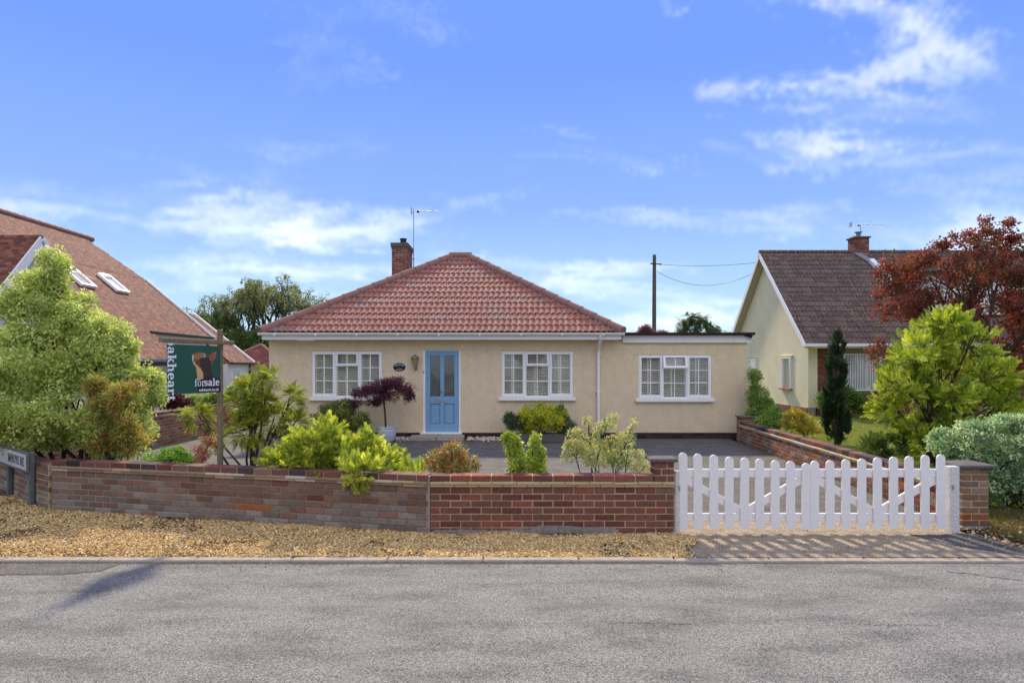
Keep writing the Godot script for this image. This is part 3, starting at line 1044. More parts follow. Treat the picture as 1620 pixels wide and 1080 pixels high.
func build_gate() -> void:
	var z := 7.55
	for side in 2:
		var first: float = [1.888, 3.335][side]
		var pitch: float = [0.1695, 0.1745][side]
		var x0 := first - 0.04
		var x1 := first + 8 * pitch + 0.04
		var g := thing("picket_gate", ["white picket gate leaf hinged beside the plum red brick wall", "white picket gate leaf hinged beside the capped brick pier"][side], "gate", Vector3((x0 + x1) / 2, 0.03, -z), "two leaves of the white picket gate")
		for i in 9:
			var dip := float(i if side == 0 else 8 - i) / 8.0
			var h := lerpf([0.845, 0.828][side], [0.735, 0.752][side], dip)
			part(g, "picket", picket(h + rnd(-0.004, 0.004)), M.paint_timber, Vector3(first + i * pitch + rnd(-0.003, 0.003), 0.038 + rnd(-0.003, 0.003), -z + 0.022 + rnd(-0.001, 0.0015)), Basis.from_euler(Vector3(0, rnd(-0.03, 0.03), rnd(-0.006, 0.006))))
		for y in [0.655, 0.165]:
			part(g, "rail", box_mesh(Vector3(x1 - x0, 0.092, 0.035), 0.004), M.paint_white, Vector3((x0 + x1) / 2, y, -z - 0.008))
		var mid := (x0 + x1) / 2
		for e in [[x0 + 0.05, mid], [x1 - 0.05, mid]]:
			var p := Vector3(e[0], 0.60, -z - 0.008)
			var q := Vector3(e[1], 0.215, -z - 0.008)
			var d := (q - p).normalized()
			if d.x < 0:
				d = -d
			part(g, "brace", box_mesh(Vector3(p.distance_to(q), 0.085, 0.030), 0.004), M.paint_white, (p + q) * 0.5, Basis(d, Vector3(0, 0, 1).cross(d), Vector3(0, 0, 1)))
		var hx: float = [x0 + 0.01, x1 - 0.01][side]
		for y in [0.655, 0.165]:
			part(g, "hinge", box_mesh(Vector3(0.05, 0.03, 0.01), 0.003), M.steel, Vector3(hx, y, -z - 0.03))
	var l := thing("gate_drop_bolt", "short dark drop bolt under the meeting pickets of the gate", "bolt", Vector3(3.28, 0, -7.52))
	var k := Shape.new()
	k.tube([Vector3(3.285, 0.0, -7.585), Vector3(3.285, 0.42, -7.585)], [0.007, 0.007], 6)
	part(l, "rod", k.mesh(), M.steel)
	part(l, "bracket", box_mesh(Vector3(0.05, 0.06, 0.012), 0.003), M.steel, Vector3(3.285, 0.30, -7.577))
	for s in [[1.822, 0.69, "white timber gate post against the end of the plum red wall", -7.56], [4.905, 0.735, "worn white timber gate post beside the capped brick pier", -7.60]]:
		var t := thing("gate_post", s[2], "post", Vector3(s[0], 0, s[3]), "gate posts")
		part(t, "shaft", box_mesh(Vector3(0.055 if s[0] < 2 else 0.105, s[1], 0.10), 0.006), M.paint_worn, Vector3(s[0], s[1] / 2 - 0.01, s[3]))
		part(t, "strike_plate", box_mesh(Vector3(0.012, 0.05, 0.03), 0.002), M.steel, Vector3(s[0] - 0.028 if s[0] > 2 else s[0] + 0.02, 0.5, s[3] + 0.053))

# ---------------------------------------------------------------- the bungalow
const FRONT := 17.4
func fx(px: float) -> float:
	return (px - 810.0) * FRONT / FOCAL
func fy(py: float) -> float:
	return EYE - (py - HORIZON) * FRONT / FOCAL

func bar(parent: Node, called: String, x0: float, x1: float, y0: float, y1: float, z: float, deep: float, m: Material, bevel := 0.004) -> void:
	part(parent, called, box_mesh(Vector3(x1 - x0, y1 - y0, deep), bevel), m, Vector3((x0 + x1) / 2, (y0 + y1) / 2, -z))

func ring(x0: float, x1: float, y0: float, y1: float, w: float, deep: float, low := 0.0) -> Shape:   # a rectangular frame round its own centre
	var k := Shape.new()
	var cx := (x0 + x1) / 2
	var cy := (y0 + y1) / 2
	var lw := low if low > 0.0 else w
	k.box(Vector3(x0 + w / 2 - cx, 0, 0), Vector3(w, y1 - y0, deep), Basis.IDENTITY, 0.006)
	k.box(Vector3(x1 - w / 2 - cx, 0, 0), Vector3(w, y1 - y0, deep), Basis.IDENTITY, 0.006)
	k.box(Vector3(0, y1 - w / 2 - cy, 0), Vector3(x1 - x0 - 2 * w + 0.004, w, deep - 0.004), Basis.IDENTITY, 0.006)
	k.box(Vector3(0, y0 + lw / 2 - cy, 0), Vector3(x1 - x0 - 2 * w + 0.004, lw, deep - 0.004), Basis.IDENTITY, 0.006)
	return k

func light_of(win: Node, x0: float, x1: float, y0: float, y1: float, z: float, cols: int, rows: int, slats := true) -> void:
	# one glazed light: panes between white bars, a louvred shutter behind
	var bw := 0.022
	for i in cols:
		for j in rows:
			var a := lerpf(x0, x1, float(i) / cols)
			var b := lerpf(x0, x1, float(i + 1) / cols)
			var c := lerpf(y0, y1, float(j) / rows)
			var d := lerpf(y0, y1, float(j + 1) / rows)
			part(win, "pane", box_mesh(Vector3(b - a - 0.004, d - c - 0.004, 0.004)), M.glass, Vector3((a + b) / 2, (c + d) / 2, -z - 0.012), Basis.from_euler(Vector3(rnd(-0.004, 0.004), rnd(-0.004, 0.004), 0)))
	for i in range(1, cols):
		var a := lerpf(x0, x1, float(i) / cols)
		bar(win, "glazing_bar", a - bw / 2, a + bw / 2, y0 - 0.004, y1 + 0.004, z + 0.003, 0.012, M.plastic_white, 0.003)
	for j in range(1, rows):
		var c := lerpf(y0, y1, float(j) / rows)
		bar(win, "glazing_bar", x0 - 0.004, x1 + 0.004, c - bw / 2, c + bw / 2, z + 0.004, 0.011, M.plastic_white, 0.003)
	if not slats:
		return
	var zs := z + 0.12
	var w := x1 - x0
	for e in [[x0 - 0.03, x0 + 0.012], [x0 + w * 0.36, x0 + w * 0.36 + 0.045], [x1 - 0.012, x1 + 0.03]]:
		bar(win, "shutter_stile", e[0], e[1], y0 - 0.03, y1 + 0.03, zs, 0.028, M.shutter)
	var y := y0 + 0.01
	var tilt := Basis(Vector3(1, 0, 0), 0.42)
	while y < y1 + 0.02:
		for e in [[x0 + 0.014, x0 + w * 0.36 - 0.002], [x0 + w * 0.36 + 0.047, x1 - 0.014]]:
			part(win, "shutter_slat", box_mesh(Vector3(e[1] - e[0], 0.009, 0.06), 0.003), M.shutter, Vector3((e[0] + e[1]) / 2, y, -zs), tilt)
		y += 0.056

func house_window(b: Node, px0: float, px1: float, py0: float, py1: float, open: bool) -> void:
	var x0 := fx(px0)
	var x1 := fx(px1)
	var y0 := fy(py1)
	var y1 := fy(py0)
	var z := FRONT + 0.045
	var fr := 0.045
	var win := part(b, "window", ring(x0, x1, y0, y1, fr, 0.07).mesh(), M.plastic_white, Vector3((x0 + x1) / 2, (y0 + y1) / 2, -z))
	var w := (x1 - x0) / 3.0
	var m0 := x0 + w
	var m1 := x1 - w
	for m in [m0, m1]:
		bar(win, "mullion", m - 0.028, m + 0.028, y0 + fr, y1 - fr, z, 0.066, M.plastic_white)
	var yt := lerpf(y1, y0, 0.30)
	bar(win, "transom", m0 + 0.028, m1 - 0.028, yt - 0.028, yt + 0.028, z, 0.064, M.plastic_white)
	for e in [[x0 + 0.022, m0 - 0.004], [m1 + 0.004, x1 - 0.022]]:
		var s := ring(e[0], e[1], y0 + 0.026, y1 - 0.022, 0.062, 0.05, 0.075)
		part(win, "sash", s.mesh(), M.plastic_white, Vector3((e[0] + e[1]) / 2, (y0 + y1 + 0.004) / 2, -z + 0.03))
		light_of(win, e[0] + 0.062, e[1] - 0.062, y0 + 0.101, y1 - 0.084, z - 0.01, 2, 3)
	light_of(win, m0 + 0.028, m1 - 0.028, y0 + fr, yt - 0.028, z, 2, 2)
	# top hung vent, ajar in one of the windows
	var v0 := m0 + 0.002
	var v1 := m1 - 0.002
	var vb := yt - 0.02
	var vt := y1 - 0.018
	var lean := Basis(Vector3(1, 0, 0), -0.30 if open else 0.0)
	var hinge := Vector3((v0 + v1) / 2, vt, -z + 0.036)
	var c := Vector3(0, (vb - vt) / 2, 0)
	part(win, "vent_sash", ring(v0, v1, vb, vt, 0.062, 0.05).mesh(), M.plastic_white, hinge + lean * c, lean)
	part(win, "glazing_bar", box_mesh(Vector3(0.022, vt - vb - 0.12, 0.012), 0.003), M.plastic_white, hinge + lean * (c + Vector3(0, 0, -0.002)), lean)
	for s in [-1.0, 1.0]:
		var pw := (v1 - v0 - 0.124) / 2
		part(win, "pane", box_mesh(Vector3(pw - 0.004, vt - vb - 0.12, 0.004)), M.glass, hinge + lean * (c + Vector3(s * pw / 2, 0, -0.014)), lean)
	var y := vb + 0.07
	while y < vt - 0.03:
		part(win, "shutter_slat", box_mesh(Vector3(v1 - v0 - 0.16, 0.009, 0.06), 0.003), M.shutter, Vector3((v0 + v1) / 2, y, -z - 0.14), Basis(Vector3(1, 0, 0), 0.42))
		y += 0.056
	# sill and the drip bead over the opening
	bar(win, "sill", x0 - 0.07, x1 + 0.06, y0 - 0.075, y0 - 0.002, FRONT - 0.02, 0.13, M.paint_white, 0.008)
	bar(win, "drip_bead", x0 - 0.10, x1 + 0.10, y1 + 0.006, y1 + 0.022, FRONT - 0.004, 0.02, M.render_cream, 0.003)

func pantile() -> ArrayMesh:   # two rolls wide, 0.30 by 0.385, lip towards +z
	var k := Shape.new()
	var n := 10
	var top := []
	for i in n + 1:
		var t := float(i) / n
		var a := t * 2.0 * TAU
		var y := 0.018 * sin(a) + 0.007 * sin(2.0 * a + 0.8)
		top.append(Vector3((t - 0.5) * 0.302, y, 0))
	for i in n:
		var a: Vector3 = top[i]
		var b: Vector3 = top[i + 1]
		var f := Vector3(0, 0.030, 0.19)
		var r := Vector3(0, 0.0, -0.19)
		var na := Vector3(0, 1, 0)
		if i > 0:
			na = Vector3(-(b.y - top[i - 1].y), b.x - top[i - 1].x, 0).normalized()
		var nb := Vector3(0, 1, 0)
		if i < n - 1:
			nb = Vector3(-(top[i + 2].y - a.y), top[i + 2].x - a.x, 0).normalized()
		k.smooth_tri([a + f, b + f, b + r], [na, nb, nb])
		k.smooth_tri([a + f, b + r, a + r], [na, nb, na])
		k.face(a + f, b + f, b + f + Vector3(0, -0.032, -0.006), a + f + Vector3(0, -0.032, -0.006), Vector3(0, 0, 1))
	return k.mesh()

func build_bungalow() -> void:
	var b := thing("bungalow", "cream rendered bungalow with red pantile hipped roof and blue front door", "house", Vector3(-0.1, 0, -21.5))
	var holes := [[fx(493), fx(604.5), fy(629), fy(555.5)], [fx(793), fx(907), fy(629), fy(555.5)], [fx(1010), fx(1126), fy(631), fy(561)], [fx(669), fx(728.5), 0.15, fy(553)]]
	part(b, "front_wall", wall_with_holes(-6.2, 6.0, 0.15, 2.5, FRONT, 0.28, holes).mesh(), M.render_cream)
	for e in [[-6.06, 22.6, 0.28, 10.0], [5.86, 20.2, 0.28, 5.1]]:
		part(b, "side_wall", box_mesh(Vector3(e[2], 2.35, e[3])), M.render_cream, Vector3(e[0], 1.325, -FRONT - 0.281 - e[3] / 2))
	part(b, "rear_wall", box_mesh(Vector3(11.6, 2.35, 0.28)), M.render_cream, Vector3(-0.1, 1.325, -27.8))
	part(b, "floor", box_mesh(Vector3(11.9, 0.12, 10.2)), M.inside, Vector3(-0.1, 0.08, -22.6))
	part(b, "ceiling", box_mesh(Vector3(11.9, 0.06, 10.2)), M.inside, Vector3(-0.1, 2.46, -22.6))
	part(b, "partition", box_mesh(Vector3(11.6, 2.25, 0.1)), M.inside, Vector3(-0.1, 1.28, -20.6))
	# dark engineering brick at the foot
	brick_course_run(b, Vector3(-6.17, 0, -FRONT - 0.13), Vector3(fx(668), 0, -FRONT - 0.13), 0, 2, 0.2, "blue")
	brick_course_run(b, Vector3(fx(730), 0, -FRONT - 0.13), Vector3(5.97, 0, -FRONT - 0.13), 0, 2, 0.2, "blue")
	part(b, "plinth", box_mesh(Vector3(12.1, 0.149, 0.17)), M.brick_dark_1, Vector3(-0.1, 0.0745, -FRONT - 0.135))
	for w in [[493.0, 604.5, 555.5, 629.0, false], [793.0, 907.0, 555.5, 629.0, false], [1010.0, 1126.0, 561.0, 631.0, true]]:
		house_window(b, w[0], w[1], w[2], w[3], w[4])
	build_door(b)
	# roof
	var el := Vector3(-6.26, 2.70, -17.0)
	var er := Vector3(2.755, 2.70, -17.0)
	var rl := Vector3(-1.83, 5.21, -21.0)
	var rr := Vector3(-1.36, 5.21, -21.0)
	var bl := Vector3(-6.26, 2.70, -25.6)
	var br := Vector3(2.755, 2.70, -25.6)
	var deck := Shape.new()
	var down := Vector3(0, -0.035, 0)
	deck.face(el + down, er + down, rr + down, rl + down, Vector3(0, 1, 1))
	deck.face(el + down, rl + down, bl + down, bl + down, Vector3(-1, 1, 0))
	deck.face(er + down, rr + down, br + down, br + down, Vector3(1, 1, 0))
	deck.face(bl + down, br + down, rr + down, rl + down, Vector3(0, 1, -1))
	var roof := part(b, "roof", deck.mesh(), M.roof_deck)
	var up := (rl - Vector3(rl.x, el.y, el.z)).normalized()
	up = Vector3(0, 2.51, -4.0).normalized()
	var nrm := Vector3(0, 4.0, 2.51).normalized()
	var tile := pantile()
	var slope := Vector3(0, 2.51, -4.0).length()
	var rows := 15
	var gauge := slope / rows
	for j in rows:
		var s := gauge * (j + 0.5)
		var t := s / slope
		var xl := lerpf(el.x, rl.x, t) + 0.02
		var xr := lerpf(er.x, rr.x, t) - 0.02
		var x := -6.6 + 0.012 * (j % 3)
		while x < xr:
			var x0 := maxf(x, xl)
			var x1 := minf(x + 0.3, xr)
			x += 0.3
			if x1 - x0 < 0.06:
				continue
			var o := Vector3((x0 + x1) / 2, el.y, el.z) + up * (s + 0.02) + nrm * 0.012
			part(roof, "roof_tile", tile, M["pantile_%d" % ([0, 0, 0, 1, 1, 1, 2, 3, 5, 5][rng.randi() % 10] if rng.randf() < 0.97 else 4)], o, Basis(Vector3(1, 0, 0), nrm, -up) * Basis.from_euler(Vector3(rnd(-0.006, 0.006), rnd(-0.006, 0.006), 0)) * Basis.from_scale(Vector3((x1 - x0) / 0.3, 1, 1)))
	for h in [[el, rl], [er, rr]]:
		var a: Vector3 = h[0]
		var c: Vector3 = h[1]
		var n := 13
		for i in n:
			var p := a.lerp(c, (i - 0.04) / n) + Vector3(0, 0.022, 0)
			var q := a.lerp(c, (i + 1.05) / n) + Vector3(0, 0.022, 0)
			var k := Shape.new()
			k.tube([p, q], [0.125, 0.108], 12)
			part(roof, "hip_tile", k.mesh(), M.hip_tile, Vector3.ZERO)
	var kr := Shape.new()
	kr.tube([rl + Vector3(-0.1, 0.03, 0), rr + Vector3(0.12, 0.03, 0)], [0.12, 0.12], 12)
	part(roof, "ridge_tile", kr.mesh(), M.hip_tile)
	# eaves: soffit, fascia, gutter, downpipe
	part(b, "soffit", box_mesh(Vector3(8.9, 0.02, 0.36)), M.plastic_white, Vector3(-1.755, 2.515, -17.22))
	part(b, "fascia", box_mesh(Vector3(8.98, 0.16, 0.022), 0.003), M.plastic_white, Vector3(-1.755, 2.585, -17.035))
	var gt := Shape.new()
	var prof := []
	for i in 9:
		var a := PI + PI * i / 8.0
		prof.append(Vector2(cos(a) * 0.058, sin(a) * 0.058))
	for i in 8:
		var p: Vector2 = prof[i]
		var q: Vector2 = prof[i + 1]
		var x0 := -6.315
		var x1 := 2.80
		gt.smooth_tri([Vector3(x0, p.y, p.x), Vector3(x1, p.y, p.x), Vector3(x1, q.y, q.x)], [Vector3(0, p.y, p.x), Vector3(0, p.y, p.x), Vector3(0, q.y, q.x)])
		gt.smooth_tri([Vector3(x0, p.y, p.x), Vector3(x1, q.y, q.x), Vector3(x0, q.y, q.x)], [Vector3(0, p.y, p.x), Vector3(0, q.y, q.x), Vector3(0, q.y, q.x)])
		for x in [x0, x1]:
			gt.face(Vector3(x, 0, 0), Vector3(x, p.y, p.x), Vector3(x, q.y, q.x), Vector3(x, q.y, q.x), Vector3(signf(x), 0, 0))
	gt.box(Vector3(-1.757, 0.0, 0.058), Vector3(9.11, 0.014, 0.012), Basis.IDENTITY, 0.003)
	var gutter := part(b, "gutter", gt.mesh(), M.plastic_white, Vector3(0, 2.665, -16.96))
	for i in 9:
		part(gutter, "gutter_clip", box_mesh(Vector3(0.04, 0.075, 0.125), 0.01), M.plastic_white, Vector3(-5.9 + i * 1.02, 2.632, -16.96))
	var dp := Shape.new()
	var dx := fx(946.5)
	dp.tube([Vector3(dx, 2.62, -16.96), Vector3(dx, 2.50, -16.97), Vector3(dx, 2.30, -17.31), Vector3(dx, 2.15, -17.345), Vector3(dx, 0.02, -17.345)], [0.036, 0.036, 0.036, 0.036, 0.036], 10)
	var pipe := part(b, "downpipe", dp.mesh(), M.plastic_white)
	for y in [2.14, 1.2, 0.35]:
		part(pipe, "pipe_collar", box_mesh(Vector3(0.11, 0.035, 0.085), 0.01), M.plastic_white, Vector3(dx, y, -17.355))
	# flat roofed side room
	part(b, "flat_roof", box_mesh(Vector3(3.35, 0.065, 5.6), 0.01), M.felt, Vector3(4.47, 2.665, -20.0))
	part(b, "side_fascia", box_mesh(Vector3(3.28, 0.19, 0.03), 0.003), M.paint_white, Vector3(4.45, 2.535, -17.345))
	part(b, "roof_upstand", box_mesh(Vector3(3.3, 0.14, 5.2)), M.inside, Vector3(4.4, 2.56, -20.0))
	# chimney on the far slope
	var cx := -3.63
	var ch := part(b, "chimney", box_mesh(Vector3(0.488, 2.2, 1.09)), M.mortar_grey, Vector3(cx, 4.6, -22.55))
	brick_course_run(ch, Vector3(cx - 0.25, 0, -22.05), Vector3(cx + 0.25, 0, -22.05), 0, 22, 0.1, "chimney", -1, 1e9, "brick", COURSE, 4.0)
	brick_course_run(ch, Vector3(cx + 0.20, 0, -22.11), Vector3(cx + 0.20, 0, -23.1), 0, 22, 0.1, "chimney", 1e6, 1e9, "brick", COURSE, 4.0)
	brick_course_run(ch, Vector3(cx - 0.20, 0, -22.11), Vector3(cx - 0.20, 0, -23.1), 0, 22, 0.1, "chimney", 1e6, 1e9, "brick", COURSE, 4.0)
	for i in 3:
		part(ch, "oversailing_course", box_mesh(Vector3(0.53 + 0.04 * mini(i, 1), 0.066, 1.13 + 0.04 * mini(i, 1)), 0.008), M.cap_stone if i else M.brick_brown_1, Vector3(cx, 5.655 + i * 0.07, -22.55))
	var pot := Shape.new()
	pot.lathe(Vector3.ZERO, [[0.13, 0.0], [0.13, 0.05], [0.10, 0.06], [0.10, 0.16], [0.115, 0.17], [0.115, 0.20], [0.0, 0.2]], 14)
	part(ch, "chimney_pot", pot.mesh(), M.black_plastic, Vector3(cx + 0.06, 5.83, -22.4))
	# front step and the edge it leaves in the render
	var st := thing("door_step", "pair of buff paving slabs forming the step at the blue door", "step", Vector3(fx(694), 0, -17.1))
	for i in 2:
		part(st, "paving_slab", box_mesh(Vector3(0.66, 0.11, 0.48), 0.008), M.slab, Vector3(fx(694) - 0.335 + 0.67 * i, 0.05, -17.1))

func build_door(b: Node) -> void:
	var z := FRONT + 0.05
	var x0 := fx(673.0)
	var x1 := fx(725.5)
	var y0 := fy(683.5)
	var y1 := fy(555.0)
	var fr := part(b, "door_frame", door_frame_mesh(x0, x1, y0, y1), M.paint_white, Vector3((x0 + x1) / 2, (y0 + y1) / 2, -z))
	bar(fr, "threshold", fx(665), fx(731), y0 - 0.05, y0 + 0.0, FRONT - 0.02, 0.14, M.paint_white, 0.008)
	bar(fr, "drip_bead", fx(665.5), fx(731), fy(552.5), fy(551.2), FRONT - 0.004, 0.02, M.render_cream, 0.003)
	var s := 0.115
	var mid := (x0 + x1) / 2
	var cw := 0.10
	var g0 := fy(627)
	var g1 := fy(562)
	var p0 := fy(671)
	var p1 := fy(638.5)
	var k := Shape.new()
	var o := Vector3(mid, (y0 + y1) / 2, 0)
	for e in [[x0, x0 + s, y0, y1], [x1 - s, x1, y0, y1], [mid - cw / 2, mid + cw / 2, y0 + 0.1, y1 - 0.05], [x0 + s, x1 - s, g1, y1], [x0 + s, x1 - s, p1, g0], [x0 + s, x1 - s, y0, p0]]:
		k.box(Vector3((e[0] + e[1]) / 2, (e[2] + e[3]) / 2, 0) - o, Vector3(e[1] - e[0] + 0.001, e[3] - e[2] + 0.001, 0.05 if e[1] - e[0] < 0.2 else 0.049), Basis.IDENTITY, 0.004)
	var d := part(b, "door", k.mesh(), M.paint_blue, o + Vector3(0, 0, -z))
	for e in [[x0 + s, mid - cw / 2], [mid + cw / 2, x1 - s]]:
		var w: float = e[1] - e[0]
		bar(d, "panel", e[0] + 0.018, e[1] - 0.018, p0 + 0.018, p1 - 0.018, z + 0.004, 0.03, M.paint_blue, 0.012)
		bar(d, "panel_bed", e[0] - 0.002, e[1] + 0.002, p0 - 0.002, p1 + 0.002, z + 0.013, 0.016, M.paint_blue)
		part(d, "glass", box_mesh(Vector3(w, g1 - g0, 0.004)), M.glass, Vector3((e[0] + e[1]) / 2, (g0 + g1) / 2, -z - 0.004))
		for q in [[0.0, 0.2], [0.0, 0.8], [0.0, 0.5]]:
			bar(d, "lead_strip", e[0] + w * q[1] - 0.004, e[0] + w * q[1] + 0.004, g0, g1, z - 0.001, 0.006, M.lead, 0.0)
		for q in [0.1, 0.2, 0.45, 0.52, 0.8, 0.9]:
			var y := lerpf(g1, g0, q)
			bar(d, "lead_strip", e[0], e[1], y - 0.004, y + 0.004, z - 0.0015, 0.006, M.lead, 0.0)
	bar(d, "letter_plate", fx(690), fx(707.5), fy(635.8), fy(632.4), z - 0.028, 0.012, M.steel)
	var kn := Shape.new()
	kn.lathe(Vector3.ZERO, [[0.0, 0.0], [0.018, 0.0], [0.014, 0.02], [0.034, 0.034], [0.036, 0.05], [0.022, 0.066], [0.0, 0.07]], 14)
	part(d, "knob", kn.mesh(), M.chrome, Vector3(mid, fy(617.2), -z + 0.024), Basis(Vector3(1, 0, 0), PI / 2))
	var h := Shape.new()
	h.tube([Vector3(0, -0.06, 0), Vector3(0, -0.05, 0.035), Vector3(0, 0.05, 0.035), Vector3(0, 0.06, 0)], [0.008, 0.008, 0.008, 0.008], 8)
	part(d, "pull_handle", h.mesh(), M.steel, Vector3(x0 + 0.05, fy(595.5), -z + 0.025))

func door_frame_mesh(x0: float, x1: float, y0: float, y1: float) -> ArrayMesh:   # the door's frame: two jambs and a head, round the door's centre
	var k := Shape.new()
	var cx := (x0 + x1) / 2
	var cy := (y0 + y1) / 2
	for s in [[fx(669), x0 - 0.003], [x1 + 0.003, fx(728.5)]]:
		k.box(Vector3((s[0] + s[1]) / 2 - cx, 0.01, 0.01), Vector3(s[1] - s[0], y1 - y0 + 0.03, 0.09), Basis.IDENTITY, 0.004)
	k.box(Vector3(0, y1 + 0.014 - cy, 0.01), Vector3(x1 - x0, 0.024, 0.086), Basis.IDENTITY, 0.003)
	return k.mesh()

func build_house_fittings() -> void:
	# wall lantern
	var p := Vector3(fx(657.5), fy(572), -FRONT + 0.12)
	var t := thing("wall_lantern", "aged brass carriage lantern on the wall beside the blue door", "lantern", p)
	part(t, "backplate", box_mesh(Vector3(0.07, 0.17, 0.015), 0.006), M.brass, Vector3(p.x + 0.01, fy(580), -FRONT + 0.009))
	var k := Shape.new()
	k.tube([Vector3(p.x, fy(584), -FRONT + 0.01), Vector3(p.x, fy(586), -FRONT + 0.08), p + Vector3(0, -0.12, 0)], [0.014, 0.012, 0.02], 8)
	part(t, "bracket", k.mesh(), M.brass)
	k = Shape.new()
	k.lathe(Vector3.ZERO, [[0.03, -0.12], [0.088, 0.08]], 6)
	part(t, "glass", k.mesh(), M.lantern_glass, p)
	k = Shape.new()
	k.lathe(Vector3.ZERO, [[0.036, -0.135], [0.034, -0.118], [0.0, -0.118]], 6)
	for i in 6:
		var a := TAU * i / 6.0
		k.tube([Vector3(cos(a) * 0.032, -0.12, sin(a) * 0.032), Vector3(cos(a) * 0.09, 0.08, sin(a) * 0.09)], [0.005, 0.005], 5)
	part(t, "cage", k.mesh(), M.brass, p)
	k = Shape.new()
	k.lathe(Vector3.ZERO, [[0.105, 0.078], [0.11, 0.09], [0.095, 0.12], [0.04, 0.155], [0.018, 0.165], [0.014, 0.19], [0.0, 0.195]], 12)
	part(t, "hood", k.mesh(), M.brass, p)
	# oval name plate
	var c := Vector3(fx(631.6), fy(580.7), -FRONT)
	t = thing("house_name_plaque", "black oval house name plaque with white lettering on cream wall", "plaque", c)
	k = Shape.new()
	var n := 28
	for i in n:
		var a := TAU * i / n
		var e := TAU * (i + 1) / n
		var pa := Vector3(cos(a) * 0.152, sin(a) * 0.104, 0.012)
		var pb := Vector3(cos(e) * 0.152, sin(e) * 0.104, 0.012)
		k.face(Vector3(0, 0, 0.014), pa, pb, pb, Vector3(0, 0, 1))
		k.face(pa, pb, pb * Vector3(1.02, 1.02, 0), pa * Vector3(1.02, 1.02, 0), pa)
	part(t, "plate", k.mesh(), M.plaque_black, c)
	for i in 7:   # the name cannot be read in the photograph: letter sized strokes only
		var a := lerpf(2.62, 0.52, i / 6.0)
		part(t, "letter", box_mesh(Vector3(0.016, 0.024, 0.002)), M.white_print, c + Vector3(cos(a) * 0.112, sin(a) * 0.066, 0.0135), Basis(Vector3(0, 0, 1), (a - PI / 2) * 0.62))
	for e in [[-0.02, 0.004, 0.5], [0.012, -0.004, -0.4], [0.0, 0.012, 0.1]]:
		part(t, "emblem", box_mesh(Vector3(0.05, 0.007, 0.002)), M.lead, c + Vector3(e[0], e[1] - 0.006, 0.0145), Basis(Vector3(0, 0, 1), e[2]))
	for i in 5:
		var u := i / 4.0 * 2.0 - 1.0
		part(t, "letter", box_mesh(Vector3(0.015, 0.021, 0.002)), M.white_print, c + Vector3(u * 0.062, -0.066 + u * u * 0.012, 0.0135), Basis(Vector3(0, 0, 1), u * 0.25))
	# bell push
	t = thing("bell_push", "small brass bell push on the white door frame", "bell push", Vector3(fx(670), fy(588.5), -FRONT))
	part(t, "plate", box_mesh(Vector3(0.028, 0.06, 0.012), 0.004), M.brass, Vector3(fx(670), fy(588.5), -FRONT + 0.012))
	# aerial strapped to the chimney
	var a0 := Vector3(-3.33, 4.9, -22.9)
	t = thing("television_aerial", "tall thin aerial mast strapped to the bungalow's brick chimney", "aerial", a0)
	k = Shape.new()
	var top := at(654.2, 330.5, 22.9)
	k.tube([Vector3(top.x, 4.9, -22.9), top], [0.02, 0.017], 8)
	part(t, "mast", k.mesh(), M.steel)
	for y in [5.15, 5.45]:
		part(t, "bracket", box_mesh(Vector3(0.12, 0.03, 0.04), 0.004), M.steel, Vector3(top.x - 0.03, y, -22.9))
	yagi(t, top + Vector3(-0.09, -0.06, 0), Vector3(0.93, 0.055, -0.3), 1.0)
	# floodlight on the corner of the flat roof
	var q := at(1184.5, 531.5, 17.3)
	t = thing("floodlight", "small black floodlight under the corner of the flat roof", "light fitting", q)
	part(t, "arm", box_mesh(Vector3(0.1, 0.03, 0.03), 0.005), M.black_plastic, q + Vector3(-0.05, 0.01, 0))
	part(t, "lamp_head", box_mesh(Vector3(0.12, 0.07, 0.09), 0.012), M.black_plastic, q + Vector3(0.03, 0.0, 0.03), Basis.from_euler(Vector3(0.5, 0.4, -0.25)))
	part(t, "sensor", box_mesh(Vector3(0.05, 0.05, 0.05), 0.012), M.plastic_white, q + Vector3(0.09, -0.05, 0.03))

func yagi(t: Node, p: Vector3, d: Vector3, l: float) -> void:
	d = d.normalized()
	var k := Shape.new()
	k.tube([p, p + d * l], [0.010, 0.010], 6)
	part(t, "boom", k.mesh(), M.steel)
	var side := d.cross(Vector3.UP).normalized()
	for i in 12:
		var e := Shape.new()
		var o := p + d * l * (0.06 + 0.92 * i / 11.0)
		var w := 0.15 - 0.006 * i
		e.tube([o - side * w, o + side * w], [0.006, 0.006], 5)
		part(t, "element", e.mesh(), M.steel)
	part(t, "reflector", box_mesh(Vector3(0.02, 0.2, 0.26)), M.steel, p + d * 0.02)
	part(t, "junction_box", box_mesh(Vector3(0.09, 0.06, 0.06), 0.01), M.black_plastic, p + d * l * 0.24 + Vector3(0, -0.03, 0))

